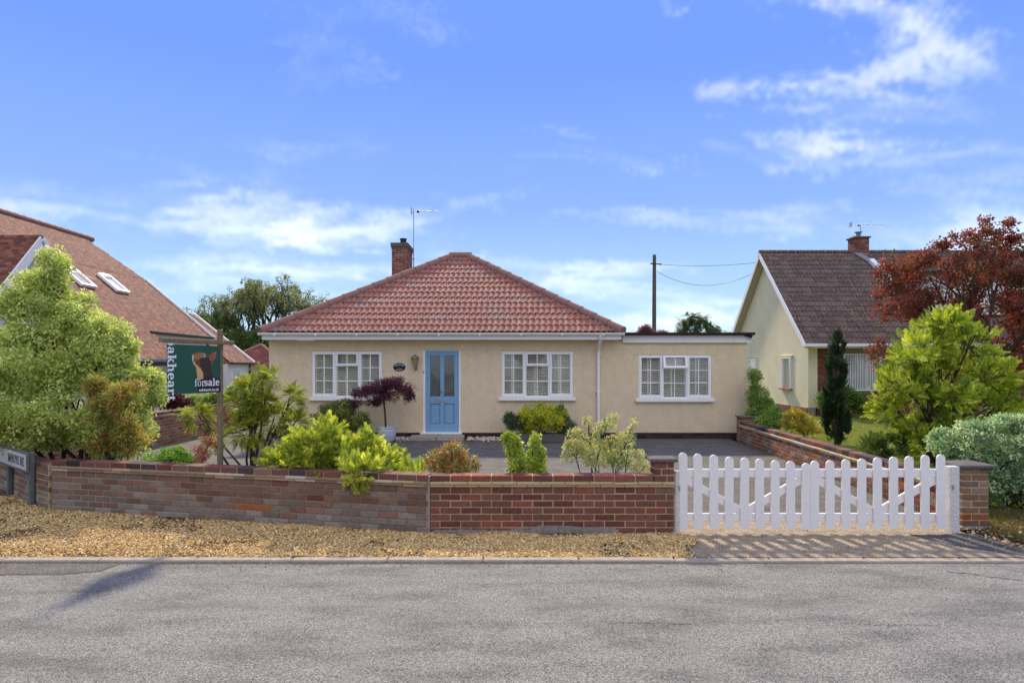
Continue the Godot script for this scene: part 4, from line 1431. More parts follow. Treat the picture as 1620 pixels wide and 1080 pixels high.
# ---------------------------------------------------------------- the neighbours
func plain_window(b: Node, o: Vector3, w: float, h: float, yaw: float, cols: int, rows: int, deep := 0.06) -> void:
	# a window set on a wall whose outside looks along the yaw; o is the middle of the opening on the wall's face
	var t := Basis(Vector3.UP, yaw)
	var win := part(b, "window", ring(-w / 2, w / 2, -h / 2, h / 2, 0.05, deep).mesh(), M.plastic_white, o + t * Vector3(0, 0, -0.01), t)
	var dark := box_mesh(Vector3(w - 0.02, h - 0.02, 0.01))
	var off := root_of(win)
	var add := func(called: String, mesh: Mesh, m: Material, local: Vector3) -> void:
		var q := MeshInstance3D.new()
		q.name = called
		q.mesh = mesh
		q.material_override = m
		win.add_child(q, true)
		q.position = local
	add.call("room_backing", dark, M.room_shade, Vector3(0, 0, -0.027))  # added sheet, its grey imitating a shadowy room; the wall behind is solid
	for i in cols:
		for j in rows:
			add.call("pane", box_mesh(Vector3((w - 0.1) / cols - 0.006, (h - 0.1) / rows - 0.006, 0.004)), M.glass, Vector3(-w / 2 + 0.05 + (w - 0.1) * (i + 0.5) / cols, -h / 2 + 0.05 + (h - 0.1) * (j + 0.5) / rows, 0.0))
	for i in range(1, cols):
		add.call("glazing_bar", box_mesh(Vector3(0.03, h - 0.1, 0.03), 0.004), M.plastic_white, Vector3(-w / 2 + 0.05 + (w - 0.1) * i / cols, 0, 0.004))
	for j in range(1, rows):
		add.call("glazing_bar", box_mesh(Vector3(w - 0.1, 0.03, 0.03), 0.004), M.plastic_white, Vector3(0, -h / 2 + 0.05 + (h - 0.1) * j / rows, 0.004))

func tile_field(parent: Node, o: Vector3, along: Vector3, up: Vector3, length: float, slope: float, w: float, gauge: float, m: Material, tones: Array, lean0 := 0.0, lean1 := 0.0, called := "tile_courses") -> void:
	# thin flat tiles joined into one part: courses from o along the eave and up the slope; lean narrows the field towards the top at its two ends
	var n := up.cross(along).normalized()
	if n.y < 0:
		n = -n
	var where := []
	var tints := []
	var rows := int(slope / gauge)
	var b := Basis(along, n, along.cross(n))
	for j in rows:
		var s := j * gauge
		var x := lean0 * s
		var half := j % 2 == 1
		while x < length - lean1 * s:
			var tw := w * 0.5 if half else w
			var p := o + along * (x + tw * 0.5) + up * (s + gauge * 0.55) + n * 0.012
			var tilt := Basis(along, (0.085 if b.z.dot(up) < 0 else -0.085) + rnd(-0.02, 0.02))
			where.append(Transform3D(tilt * b * Basis.from_scale(Vector3(tw / w, 1, 1)), p + n * rnd(-0.002, 0.003)))
			tints.append(tones[rng.randi() % tones.size()] * rnd(0.8, 1.2))
			x += tw
			half = false
	many(parent, called, box_mesh(Vector3(w - 0.005, 0.013, gauge * 1.25)), m, where, tints)

func slab(parent: Node, called: String, pts: Array, m: Material, thick := 0.05) -> void:   # a flat roof or wall plane of some thickness
	var k := Shape.new()
	var n: Vector3 = (pts[1] - pts[0]).cross(pts[2] - pts[0]).normalized()
	if n.y < 0:
		n = -n
	for i in range(1, pts.size() - 1):
		k.face(pts[0], pts[i], pts[i + 1], pts[i + 1], n)
		k.face(pts[0] - n * thick, pts[i] - n * thick, pts[i + 1] - n * thick, pts[i + 1] - n * thick, -n)
	var mid := Vector3.ZERO
	for p in pts:
		mid += p / pts.size()
	for i in pts.size():
		var a: Vector3 = pts[i]
		var b: Vector3 = pts[(i + 1) % pts.size()]
		k.face(a, b, b - n * thick, a - n * thick, (a + b) / 2 - mid)
	part(parent, called, k.mesh(), m)

func board(parent: Node, called: String, a: Vector3, b: Vector3, h: float, t: float, m: Material, out: Vector3) -> void:   # a plank from a to b, h tall, facing out
	var d := (b - a).normalized()
	var y := out.cross(d).normalized()
	if y.y < 0:
		y = -y
	part(parent, called, box_mesh(Vector3(a.distance_to(b), h, t), 0.004), m, (a + b) / 2, Basis(d, y, d.cross(y)))

func build_left_house() -> void:
	var b := thing("chalet_house", "cream house with a steep russet tiled roof, rooflights and a white gable", "house", Vector3(-16.5, 0, -22))
	var tones := [Color(0.25, 0.08, 0.045), Color(0.30, 0.105, 0.06), Color(0.18, 0.065, 0.04), Color(0.36, 0.14, 0.075), Color(0.22, 0.085, 0.055)]
	var k := 0.85
	var ridge := Vector3(-17.3, 7.05, 0)
	var zf := -13.0
	var zb := -28.6
	var yat := func(x: float) -> float: return 7.05 - 0.85 * (x + 17.3)
	var up := Vector3(-1, k, 0).normalized()
	# main slope towards the side road; it runs lower over the nearer half
	var e1 := -12.6
	var e2 := -11.45
	slab(b, "roof_slope", [Vector3(-17.3, 7.05, zf), Vector3(-17.3, 7.05, zb + 1.3), Vector3(-15.4, yat.call(-15.4), zb), Vector3(e1, yat.call(e1), zb), Vector3(e1, yat.call(e1), -23.66), Vector3(e2, yat.call(e2), -23.66), Vector3(e2, yat.call(e2), zf)], M.roof_deck, 0.06)
	slab(b, "half_hip", [Vector3(-17.3, 7.05, zb + 1.3), Vector3(-15.4, yat.call(-15.4), zb), Vector3(-19.2, yat.call(-15.4), zb)], M.roof_deck, 0.06)
	slab(b, "rear_slope", [Vector3(-17.3, 7.05, zf), Vector3(-17.3, 7.05, zb + 1.3), Vector3(-19.2, yat.call(-15.4), zb), Vector3(-22.6, 2.55, zb), Vector3(-22.6, 2.55, zf)], M.roof_deck, 0.06)
	var full := Vector3(17.3 - 12.6, 7.05 - yat.call(e1), 0).length()
	tile_field(b, Vector3(e1, yat.call(e1), -15.0), Vector3(0, 0, -1), up, 13.6, full - 2.4, 0.165, 0.10, M.plain_tile, tones)
	tile_field(b, Vector3(e1, yat.call(e1), -15.0) + up * (full - 2.4), Vector3(0, 0, -1), up, 13.6, 2.4, 0.165, 0.10, M.plain_tile, tones, 0.0, 0.52)
	tile_field(b, Vector3(e2, yat.call(e2), -14.0), Vector3(0, 0, -1), up, 9.66, Vector3(1.15, 0.98, 0).length(), 0.165, 0.10, M.plain_tile, tones)
	for i in 34:
		var r := Shape.new()
		var z0 := -14.5 - i * 0.4
		r.tube([Vector3(-17.3, 7.07, z0), Vector3(-17.3, 7.07, z0 - 0.41)], [0.12, 0.11], 8)
		part(b, "ridge_tile", r.mesh(), M.hip_tile)
	# walls
	part(b, "side_wall", box_mesh(Vector3(0.3, 2.2, 9.6)), M.render_white, Vector3(-12.0, 1.1, -18.8))
	part(b, "side_wall", box_mesh(Vector3(0.3, 3.1, 4.9)), M.render_white, Vector3(-12.95, 1.55, -26.1))
	slab_wall(b, "gable_wall", [Vector3(-12.95, 0, zb + 0.25), Vector3(-12.95, 3.2, zb + 0.25), Vector3(-15.6, 5.5, zb + 0.25), Vector3(-19.0, 5.5, zb + 0.25), Vector3(-21.9, 3.0, zb + 0.25), Vector3(-21.9, 0, zb + 0.25)], Vector3(0, 0, 0.25), M.render_white)
	slab_wall(b, "return_wall", [Vector3(-12.15, 0, -23.6), Vector3(-12.15, 2.55, -23.6), Vector3(-12.9, 3.15, -23.6), Vector3(-12.9, 0, -23.6)], Vector3(0, 0, 0.2), M.render_white)
	board(b, "fascia", Vector3(e1 + 0.02, 2.93, -23.66), Vector3(e1 + 0.02, 2.93, zb), 0.17, 0.03, M.soffit, Vector3(1, 0, 0))
	board(b, "gutter", Vector3(e1 + 0.07, 3.03, -23.66), Vector3(e1 + 0.07, 3.03, zb), 0.085, 0.10, M.black_plastic, Vector3(1, 0, 0))
	board(b, "gutter", Vector3(e2 + 0.05, 2.03, -13.0), Vector3(e2 + 0.05, 2.03, -23.7), 0.085, 0.10, M.lead, Vector3(1, 0, 0))
	board(b, "fascia", Vector3(e2, 1.93, -13.0), Vector3(e2, 1.93, -23.66), 0.14, 0.03, M.black_plastic, Vector3(1, 0, 0))
	board(b, "verge_board", Vector3(e1 + 0.05, yat.call(e1) - 0.1, -23.69), Vector3(e2, yat.call(e2) - 0.06, -23.69), 0.12, 0.03, M.render_white, Vector3(0, 0, 1))
	board(b, "verge_board", Vector3(-15.4, yat.call(-15.4) + 0.01, zb - 0.03), Vector3(e1 + 0.1, yat.call(e1) - 0.04, zb - 0.03), 0.16, 0.04, M.paint_white, Vector3(0, 0, 1))
	var gp := at(236, 598, 22.7)
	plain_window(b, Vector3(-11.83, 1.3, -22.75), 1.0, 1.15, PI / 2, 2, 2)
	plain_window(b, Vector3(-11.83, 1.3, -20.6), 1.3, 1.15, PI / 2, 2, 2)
	# cross gable towards the side road
	var gz := -17.25
	var gx := -11.9
	var gy := 5.15
	var half := 2.35
	var drop := 2.5
	for s in [-1.0, 1.0]:
		var foot := Vector3(gx, gy - drop, gz + s * half)
		slab(b, "gable_slope", [Vector3(gx, gy, gz), foot, Vector3(-12.6, gy - drop, gz + s * half), Vector3(-15.1, gy, gz)], M.roof_deck, 0.06)
		var gu := (Vector3(0, drop, -s * half)).normalized()
		tile_field(b, Vector3(gx, gy - drop, gz + s * half), Vector3(-1, 0, 0), gu, 3.2, Vector3(0, drop, half).length(), 0.165, 0.10, M.plain_tile, tones, 0.0, -0.0)
		board(b, "barge_board", Vector3(gx + 0.03, gy - 0.12, gz), foot + Vector3(0.03, -0.12, 0), 0.24, 0.035, M.paint_white, Vector3(1, 0, 0))
		slab(b, "gable_soffit", [Vector3(gx, gy - 0.16, gz), foot + Vector3(0, -0.16, 0), foot + Vector3(-0.4, -0.16, 0), Vector3(gx - 0.4, gy - 0.16, gz)], M.soffit, 0.02)
	slab_wall(b, "gable_wall", [Vector3(gx - 0.3, 0, gz - 2.1), Vector3(gx - 0.3, 2.75, gz - 2.1), Vector3(gx - 0.3, 4.95, gz), Vector3(gx - 0.3, 2.75, gz + 2.1), Vector3(gx - 0.3, 0, gz + 2.1)], Vector3(-0.25, 0, 0), M.render_white)
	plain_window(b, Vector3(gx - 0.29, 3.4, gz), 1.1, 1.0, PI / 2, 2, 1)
	# rooflights lying in the slope
	var n := Vector3(k, 1, 0).normalized()
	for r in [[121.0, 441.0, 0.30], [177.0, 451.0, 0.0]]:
		var c := on_plane(r[0], r[1], ridge, n)
		var t := Basis(Vector3(0, 0, 1), -atan(k)) * Basis(Vector3(1, 0, 0), 0.0)
		t = Basis(Vector3(0, 0, -1), n, Vector3(0, 0, -1).cross(n))
		var fr := Shape.new()
		fr.box(Vector3(-0.36, 0.05, 0), Vector3(0.09, 0.1, 0.98), Basis.IDENTITY, 0.01)
		fr.box(Vector3(0.36, 0.05, 0), Vector3(0.09, 0.1, 0.98), Basis.IDENTITY, 0.01)
		fr.box(Vector3(0, 0.05, 0.44), Vector3(0.64, 0.1, 0.1), Basis.IDENTITY, 0.01)
		fr.box(Vector3(0, 0.06, -0.42), Vector3(0.64, 0.12, 0.16), Basis.IDENTITY, 0.01)
		var w := part(b, "rooflight", fr.mesh(), M.plastic_white, c + n * 0.03, t)
		var q := MeshInstance3D.new()
		q.name = "pane"
		q.mesh = box_mesh(Vector3(0.64, 0.01, 0.76))
		q.material_override = M.glass
		w.add_child(q)
		q.transform = Transform3D(Basis(Vector3(1, 0, 0), -r[2]), Vector3(0, 0.07 + r[2] * 0.4, 0.02))
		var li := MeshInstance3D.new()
		li.name = "room_backing"
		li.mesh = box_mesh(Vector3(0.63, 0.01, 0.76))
		li.material_override = M.room_shade if r[2] > 0 else M.shutter  # added sheet behind the pane; the grey one imitates a dim loft
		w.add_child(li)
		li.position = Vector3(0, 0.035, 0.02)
	# low wing behind, with its own verge
	var wy := func(x: float) -> float: return 2.04 - 0.80 * (x + 11.9)
	var wr := b
	slab(wr, "wing_roof", [Vector3(-11.85, wy.call(-11.85), -28.7), Vector3(-11.85, wy.call(-11.85), -31.2), Vector3(-14.6, wy.call(-14.6), -31.2), Vector3(-14.6, wy.call(-14.6), -28.7)], M.roof_deck, 0.05)
	tile_field(wr, Vector3(-11.85, wy.call(-11.85), -28.7), Vector3(0, 0, -1), Vector3(-1, 0.80, 0).normalized(), 2.5, 3.4, 0.2, 0.15, M.plain_tile, tones)
	board(wr, "verge_board", Vector3(-14.6, wy.call(-14.6) + 0.05, -31.24), Vector3(-11.8, wy.call(-11.8) + 0.05, -31.24), 0.14, 0.08, M.paint_white, Vector3(0, 0, 1))
	board(wr, "gutter", Vector3(-11.8, 1.98, -28.7), Vector3(-11.8, 1.98, -31.2), 0.08, 0.1, M.black_plastic, Vector3(1, 0, 0))
	part(wr, "wing_wall", box_mesh(Vector3(0.25, 1.95, 2.4)), M.render_white, Vector3(-12.1, 0.97, -29.9))
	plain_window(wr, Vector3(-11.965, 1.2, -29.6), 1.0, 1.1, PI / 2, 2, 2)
	board(wr, "downpipe", Vector3(-11.9, 0, -31.0), Vector3(-11.9, 1.95, -31.0), 0.07, 0.07, M.black_plastic, Vector3(1, 0, 0.01))
	# small hipped outbuilding farther back
	var g := thing("garage", "small outbuilding with dark red hipped roof behind the bungalow's corner", "garage", Vector3(-12, 0, -35))
	var ap := at(413, 546, 34.0)
	var c0 := Vector3(-14.6, 1.75, -32.6)
	var c1 := Vector3(-10.6, 1.75, -32.6)
	var c2 := Vector3(-10.6, 1.75, -36.5)
	var c3 := Vector3(-14.6, 1.75, -36.5)
	slab(g, "roof", [c0, c1, ap], M.roof_deck, 0.04)
	slab(g, "roof", [c1, c2, ap], M.roof_deck, 0.04)
	slab(g, "roof", [c0, c3, ap], M.roof_deck, 0.04)
	slab(g, "roof", [c2, c3, ap], M.roof_deck, 0.04)
	var gup := (ap - Vector3(ap.x, c0.y, c0.z)).normalized()
	var gl := (ap - Vector3(ap.x, c0.y, c0.z)).length()
	tile_field(g, c0, Vector3(1, 0, 0), gup, 4.0, gl, 0.25, 0.2, M.plain_tile, [Color(0.27, 0.085, 0.06), Color(0.23, 0.075, 0.055), Color(0.31, 0.11, 0.075)], (ap.x - c0.x) / gl, (c1.x - ap.x) / gl)
	for e in [c0, c1]:
		var r := Shape.new()
		r.tube([e + Vector3(0, 0.03, 0), ap + Vector3(0, 0.03, 0)], [0.07, 0.07], 8)
		part(g, "hip_tile", r.mesh(), M.hip_tile)
	part(g, "wall", box_mesh(Vector3(3.6, 1.7, 3.4)), M.render_white, Vector3(-12.6, 0.85, -34.55))

func slab_wall(parent: Node, called: String, pts: Array, thick: Vector3, m: Material) -> void:   # an upright polygon with thickness
	var k := Shape.new()
	var mid := Vector3.ZERO
	for p in pts:
		mid += p / pts.size()
	for i in pts.size():
		var a: Vector3 = pts[i]
		var b: Vector3 = pts[(i + 1) % pts.size()]
		k.face(mid, a, b, b, -thick)
		k.face(mid + thick, a + thick, b + thick, b + thick, thick)
		k.face(a, b, b + thick, a + thick, (a + b) / 2 - mid)
	part(parent, called, k.mesh(), m)

func flat_roll_tile() -> ArrayMesh:   # 0.33 by 0.40 with two low rolls
	var k := Shape.new()
	var hs := [[-0.165, 0.0], [-0.13, 0.0], [-0.10, 0.022], [-0.07, 0.0], [0.03, 0.0], [0.06, 0.022], [0.09, 0.0], [0.165, 0.0]]
	for i in hs.size() - 1:
		var a := Vector3(hs[i][0], hs[i][1], 0)
		var b := Vector3(hs[i + 1][0], hs[i + 1][1], 0)
		var f := Vector3(0, 0.026, 0.20)
		var r := Vector3(0, 0, -0.20)
		k.face(a + f, b + f, b + r, a + r, Vector3.UP)
		k.face(a + f, b + f, b + f + Vector3(0, -0.028, 0), a + f + Vector3(0, -0.028, 0), Vector3(0, 0, 1))
	return k.mesh()

func build_right_house() -> void:
	var b := thing("gabled_house", "pale yellow gabled house with a steep lichen spotted brown tile roof", "house", Vector3(16, 0, -29))
	var xl := 10.78
	var ez := -25.15
	var ey := 2.68
	var rz := -29.75
	var ry := 6.80
	var bz := -34.3
	var run := Vector3(0, ry - ey, rz - ez)
	var slope := run.length()
	var up := run.normalized()
	var n := Vector3(0, 4.6, 4.12).normalized()
	var xr := 26.0
	var roof := part(b, "roof", Shape.new_slope(Vector3(xl + 0.03, ey, ez), Vector3(xr, ey, ez), Vector3(xr, ry, rz), Vector3(xl + 0.03, ry, rz), Vector3(xl + 0.03, ey, bz), Vector3(xr, ey, bz)), M.roof_deck)
	var rows := 19
	var gauge := slope / rows
	var tile := flat_roll_tile()
	var where := []
	var tints := []
	for j in rows:
		for i in 46:
			var x := xl + 0.165 + i * 0.33
			var o := Vector3(x, ey, ez) + up * (gauge * (j + 0.5) + 0.03) + n * 0.012
			var t := Basis(Vector3(1, 0, 0), n, -up) * Basis.from_euler(Vector3(rnd(-0.008, 0.008), rnd(-0.006, 0.006), rnd(-0.004, 0.004)))
			if i < 15:
				part(roof, "roof_tile", tile, M["brown_tile_%d" % (rng.randi() % 4)], o, t)
			else:
				where.append(Transform3D(t, o))
				tints.append(Color(0.39, 0.27, 0.21) * rnd(0.85, 1.15))
	many(roof, "roof_tile_courses", tile, M.brown_tile_joined, where, tints)
	for i in 34:
		var r := Shape.new()
		r.tube([Vector3(xl + i * 0.45, ry + 0.02, rz), Vector3(xl + i * 0.45 + 0.46, ry + 0.02, rz)], [0.105, 0.10], 8)
		part(roof, "ridge_tile", r.mesh(), M.brown_tile_0)
	# gable wall, its overhang and boards
	var wx := 11.12
	slab_wall(b, "gable_wall", [Vector3(wx, 0.30, -25.6), Vector3(wx, 2.9, -25.6), Vector3(wx, 6.55, rz), Vector3(wx, 2.9, -33.9), Vector3(wx, 0.30, -33.9)], Vector3(0.28, 0, 0), M.render_yellow)
	slab_wall(b, "plinth", [Vector3(wx - 0.02, 0, -25.58), Vector3(wx - 0.02, 0.30, -25.58), Vector3(wx - 0.02, 0.30, -33.9), Vector3(wx - 0.02, 0, -33.9)], Vector3(0.28, 0, 0), M.mortar_grey)
	brick_course_run(b, Vector3(wx + 0.06, 0, -33.5), Vector3(wx + 0.06, 0, -25.6), 0, 4, 0.22, "red", 1e6, 1e9)
	for s in [[ez, 1.0], [bz, -1.0]]:
		var foot := Vector3(xl, ey, s[0])
		var top := Vector3(xl, ry, rz)
		board(b, "barge_board", foot + Vector3(0, -0.05, 0), top + Vector3(0, -0.10, 0), 0.20, 0.03, M.paint_white, Vector3(-1, 0, 0))
		slab(b, "verge_soffit", [foot + Vector3(0.02, -0.14, 0), top + Vector3(0.02, -0.16, 0), top + Vector3(0.36, -0.16, 0), foot + Vector3(0.36, -0.14, 0)], M.soffit, 0.02)
	board(b, "purlin_end", Vector3(xl + 0.02, 4.95, -31.65), Vector3(wx, 4.95, -31.65), 0.12, 0.1, M.soffit, Vector3(0, 0, 1))
	# front: yellow return, then brick with a broad window
	part(b, "corner_return", box_mesh(Vector3(0.34, 2.4, 0.26)), M.render_yellow, Vector3(wx + 0.175, 1.5, -25.725))
	part(b, "front_wall", box_mesh(Vector3(14.0, 2.62, 0.2)), M.mortar_grey, Vector3(wx + 7.3, 1.31, -25.85))
	brick_course_run(b, Vector3(wx + 0.36, 0, -25.79), Vector3(wx + 1.35, 0, -25.79), 0, 35, 0.2, "red", 1e6, 1e9)
	brick_course_run(b, Vector3(wx + 1.35, 0, -25.79), Vector3(wx + 3.9, 0, -25.79), 0, 12, 0.2, "red", 1e6, 1e9)
	brick_course_run(b, Vector3(wx + 3.9, 0, -25.79), Vector3(wx + 12.0, 0, -25.79), 0, 35, 0.2, "red", 1e6, 1e9)
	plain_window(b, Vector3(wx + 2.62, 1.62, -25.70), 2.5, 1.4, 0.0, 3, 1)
	for i in 26:
		part(b, "blind_slat", box_mesh(Vector3(0.055, 1.25, 0.006)), M.paint_white, Vector3(wx + 1.46 + i * 0.093, 1.62, -25.722), Basis(Vector3.UP, 0.5))
	part(b, "soffit", box_mesh(Vector3(14.9, 0.02, 0.6)), M.paint_white, Vector3(xl + 7.6, 2.56, -25.42))
	board(b, "gutter", Vector3(xl - 0.02, 2.63, ez + 0.05), Vector3(xr, 2.63, ez + 0.05), 0.11, 0.1, M.plastic_white, Vector3(0, 0, 1))
	board(b, "fascia", Vector3(xl - 0.02, 2.60, ez - 0.02), Vector3(xr, 2.60, ez - 0.02), 0.17, 0.03, M.plastic_white, Vector3(0, 0, 1))
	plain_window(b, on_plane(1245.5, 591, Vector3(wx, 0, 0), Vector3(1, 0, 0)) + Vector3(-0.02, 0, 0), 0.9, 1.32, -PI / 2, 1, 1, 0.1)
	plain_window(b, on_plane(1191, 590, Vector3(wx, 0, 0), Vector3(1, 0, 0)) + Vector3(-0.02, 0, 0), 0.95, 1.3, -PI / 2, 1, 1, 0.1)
	for px in [1245.5, 1191.0]:
		var s := on_plane(px, 591, Vector3(wx, 0, 0), Vector3(1, 0, 0))
		part(b, "sill", box_mesh(Vector3(0.16, 0.05, 1.1), 0.006), M.brick_orange_1, Vector3(wx - 0.06, 0.93, s.z))
		part(b, "lintel", box_mesh(Vector3(0.05, 0.06, 1.3), 0.006), M.render_yellow, Vector3(wx - 0.02, 2.27, s.z))
	# dormer with white board running down the roof
	var d0 := on_plane(1377, 415, Vector3(0, ey, ez), n)
	var d1 := on_plane(1412, 452, Vector3(0, ey, ez), n)
	board(roof, "verge_board", d0 + n * 0.12, d1 + n * 0.12, 0.22, 0.16, M.paint_white, n)
	board(roof, "lead_flashing", on_plane(1352, 400, Vector3(0, ey, ez), n) + n * 0.07, d0 + n * 0.07, 0.3, 0.04, M.lead, n)
	var dm := d1 + Vector3(2.6, -0.55, 1.2)
	part(roof, "dormer_cheek", box_mesh(Vector3(4.2, 1.5, 2.2)), M.paint_white, dm + Vector3(0, 0, -0.6))
	part(roof, "dormer_roof", box_mesh(Vector3(4.6, 0.12, 2.8)), M.felt, dm + Vector3(0, 0.82, -0.5))
	# chimney on the ridge
	var c := at(1358.5, 390, 29.9)
	var ch := part(b, "chimney", box_mesh(Vector3(0.60, 1.3, 0.6)), M.mortar_grey, Vector3(c.x, 6.8, c.z))
	for e in [[Vector3(-0.31, 0, 0.26), Vector3(0.31, 0, 0.26)], [Vector3(-0.26, 0, 0.31), Vector3(-0.26, 0, -0.31)], [Vector3(0.26, 0, 0.31), Vector3(0.26, 0, -0.31)]]:
		brick_course_run(ch, Vector3(c.x, 0, c.z) + e[0], Vector3(c.x, 0, c.z) + e[1], 0, 9, 0.11, "chimney", 1e6, 1e9, "brick", COURSE, 6.75)
	part(ch, "chimney_cap", box_mesh(Vector3(0.74, 0.07, 0.74), 0.01), M.cap_stone, Vector3(c.x, 7.45, c.z))
	var pot := Shape.new()
	pot.lathe(Vector3.ZERO, [[0.12, 0.0], [0.10, 0.05], [0.09, 0.2], [0.16, 0.22], [0.16, 0.25], [0.0, 0.27]], 12)
	part(ch, "chimney_pot", pot.mesh(), M.lead, Vector3(c.x, 7.48, c.z))
	var ta := at(1362, 356, 29.9)
	var t := thing("television_aerial", "aerial on a short mast over the brown roofed house's chimney", "aerial", Vector3(ta.x, 7.5, ta.z))
	var k := Shape.new()
	k.tube([Vector3(ta.x, 7.3, ta.z), ta], [0.02, 0.02], 6)
	part(t, "mast", k.mesh(), M.steel)
	yagi(t, ta + Vector3(-0.45, 0.02, 0.0), Vector3(1.0, -0.01, 0.0), 1.5)

func build_opposite() -> void:   # stands behind the camera: the bungalow's windows mirror it
	for e in [[-12.5, 11.0, "brown brick house across the road behind the viewpoint, mirrored in the window by the maple", M.brick_rose_1, 2.2], [5.5, 10.0, "red roofed brick house across the road behind the viewpoint, mirrored in the middle windows", M.brick_brown_1, 1.6]]:
		var x0: float = e[0] - e[1] / 2
		var x1: float = e[0] + e[1] / 2
		var b := thing("brick_house", e[2], "house", Vector3(e[0], 0, 17))
		part(b, "wall", box_mesh(Vector3(e[1], 2.6, 8.0)), e[3], Vector3(e[0], 1.3, 17.0))
		slab(b, "roof", [Vector3(x0 - 0.3, 2.5, 12.6), Vector3(x1 + 0.3, 2.5, 12.6), Vector3(x1 + 0.3, 5.4, 17), Vector3(x0 - 0.3, 5.4, 17)], M.roof_deck, 0.08)
		slab(b, "roof", [Vector3(x0 - 0.3, 2.5, 21.4), Vector3(x1 + 0.3, 2.5, 21.4), Vector3(x1 + 0.3, 5.4, 17), Vector3(x0 - 0.3, 5.4, 17)], M.roof_deck, 0.08)
		for s in [x0, x1 - 0.2]:
			slab_wall(b, "gable", [Vector3(s, 2.6, 13.0), Vector3(s, 5.25, 17), Vector3(s, 2.6, 21.0)], Vector3(0.2, 0, 0), e[3])
		# a projecting front gable
		var gx: float = e[0] - e[4]
		slab_wall(b, "front_gable", [Vector3(gx - 1.9, 0, 12.2), Vector3(gx - 1.9, 2.5, 12.2), Vector3(gx, 4.2, 12.2), Vector3(gx + 1.9, 2.5, 12.2), Vector3(gx + 1.9, 0, 12.2)], Vector3(0, 0, 1.0), M.render_white)
		for s in [-1.0, 1.0]:
			slab(b, "gable_roof", [Vector3(gx, 4.3, 12.0), Vector3(gx + s * 2.15, 2.4, 12.0), Vector3(gx + s * 2.15, 2.4, 13.4), Vector3(gx, 4.3, 15.6)], M.roof_deck, 0.06)
		for x in [gx, gx + 4.0]:
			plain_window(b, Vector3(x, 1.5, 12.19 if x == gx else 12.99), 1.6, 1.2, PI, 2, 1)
	var hl := []
	for i in 13:
		hl.append([Vector3(-18.0 + i * 2.9, 0.75, 10.2), Vector3(1.6, 0.75, 0.5)])
	bush("privet_hedge", "clipped dark green hedge across the road behind the viewpoint", Vector3(0, 0, 10.2), hl, leaf_clump(104, 16, 0.36, 0.26), M.leaf_soft, 3000, 0.16, 0.28, [Color(0.06, 0.10, 0.025), Color(0.10, 0.14, 0.035)], {"category": "hedge", "stem": 0.02, "spread": 12.0})

func build_far() -> void:
	# telegraph pole and its wires
	var top := at(1035.5, 403, 38.0)
	var t := thing("telegraph_pole", "tall wooden telegraph pole rising behind the flat roof", "pole", Vector3(top.x, 0, top.z))
	var k := Shape.new()
	k.tube([Vector3(top.x - 0.03, -0.2, top.z), top], [0.14, 0.095], 12)
	part(t, "shaft", k.mesh(), M.pole_wood)
	part(t, "bracket", box_mesh(Vector3(0.42, 0.05, 0.06), 0.01), M.black_plastic, top + Vector3(0.08, -0.52, 0.1))
	for s in [[-0.17, -0.50], [0.3, -0.54]]:
		part(t, "insulator", box_mesh(Vector3(0.16, 0.07, 0.08), 0.02), M.black_plastic, top + Vector3(s[0], s[1], 0.1))
	for w in [[Vector3(0.3, -0.54, 0.1), at(1200, 415, 34.0), 0.25, "taut upper telephone wire from the pole to the gabled house"], [Vector3(0.12, -0.93, 0.1), at(1188, 434, 33.0), 1.3, "sagging lower telephone wire from the pole to the gabled house"]]:
		var a: Vector3 = top + w[0]
		var e: Vector3 = w[1]
		var pts := []
		var rad := []
		for i in 25:
			var u := i / 24.0
			pts.append(a.lerp(e, u) - Vector3(0, w[2] * 4.0 * u * (1.0 - u) * 0.5, 0))
			rad.append(0.011)
		var q := thing("telephone_wire", w[3], "wire", a)
		k = Shape.new()
		k.tube(pts, rad, 5, false)
		part(q, "cable", k.mesh(), M.black_plastic)

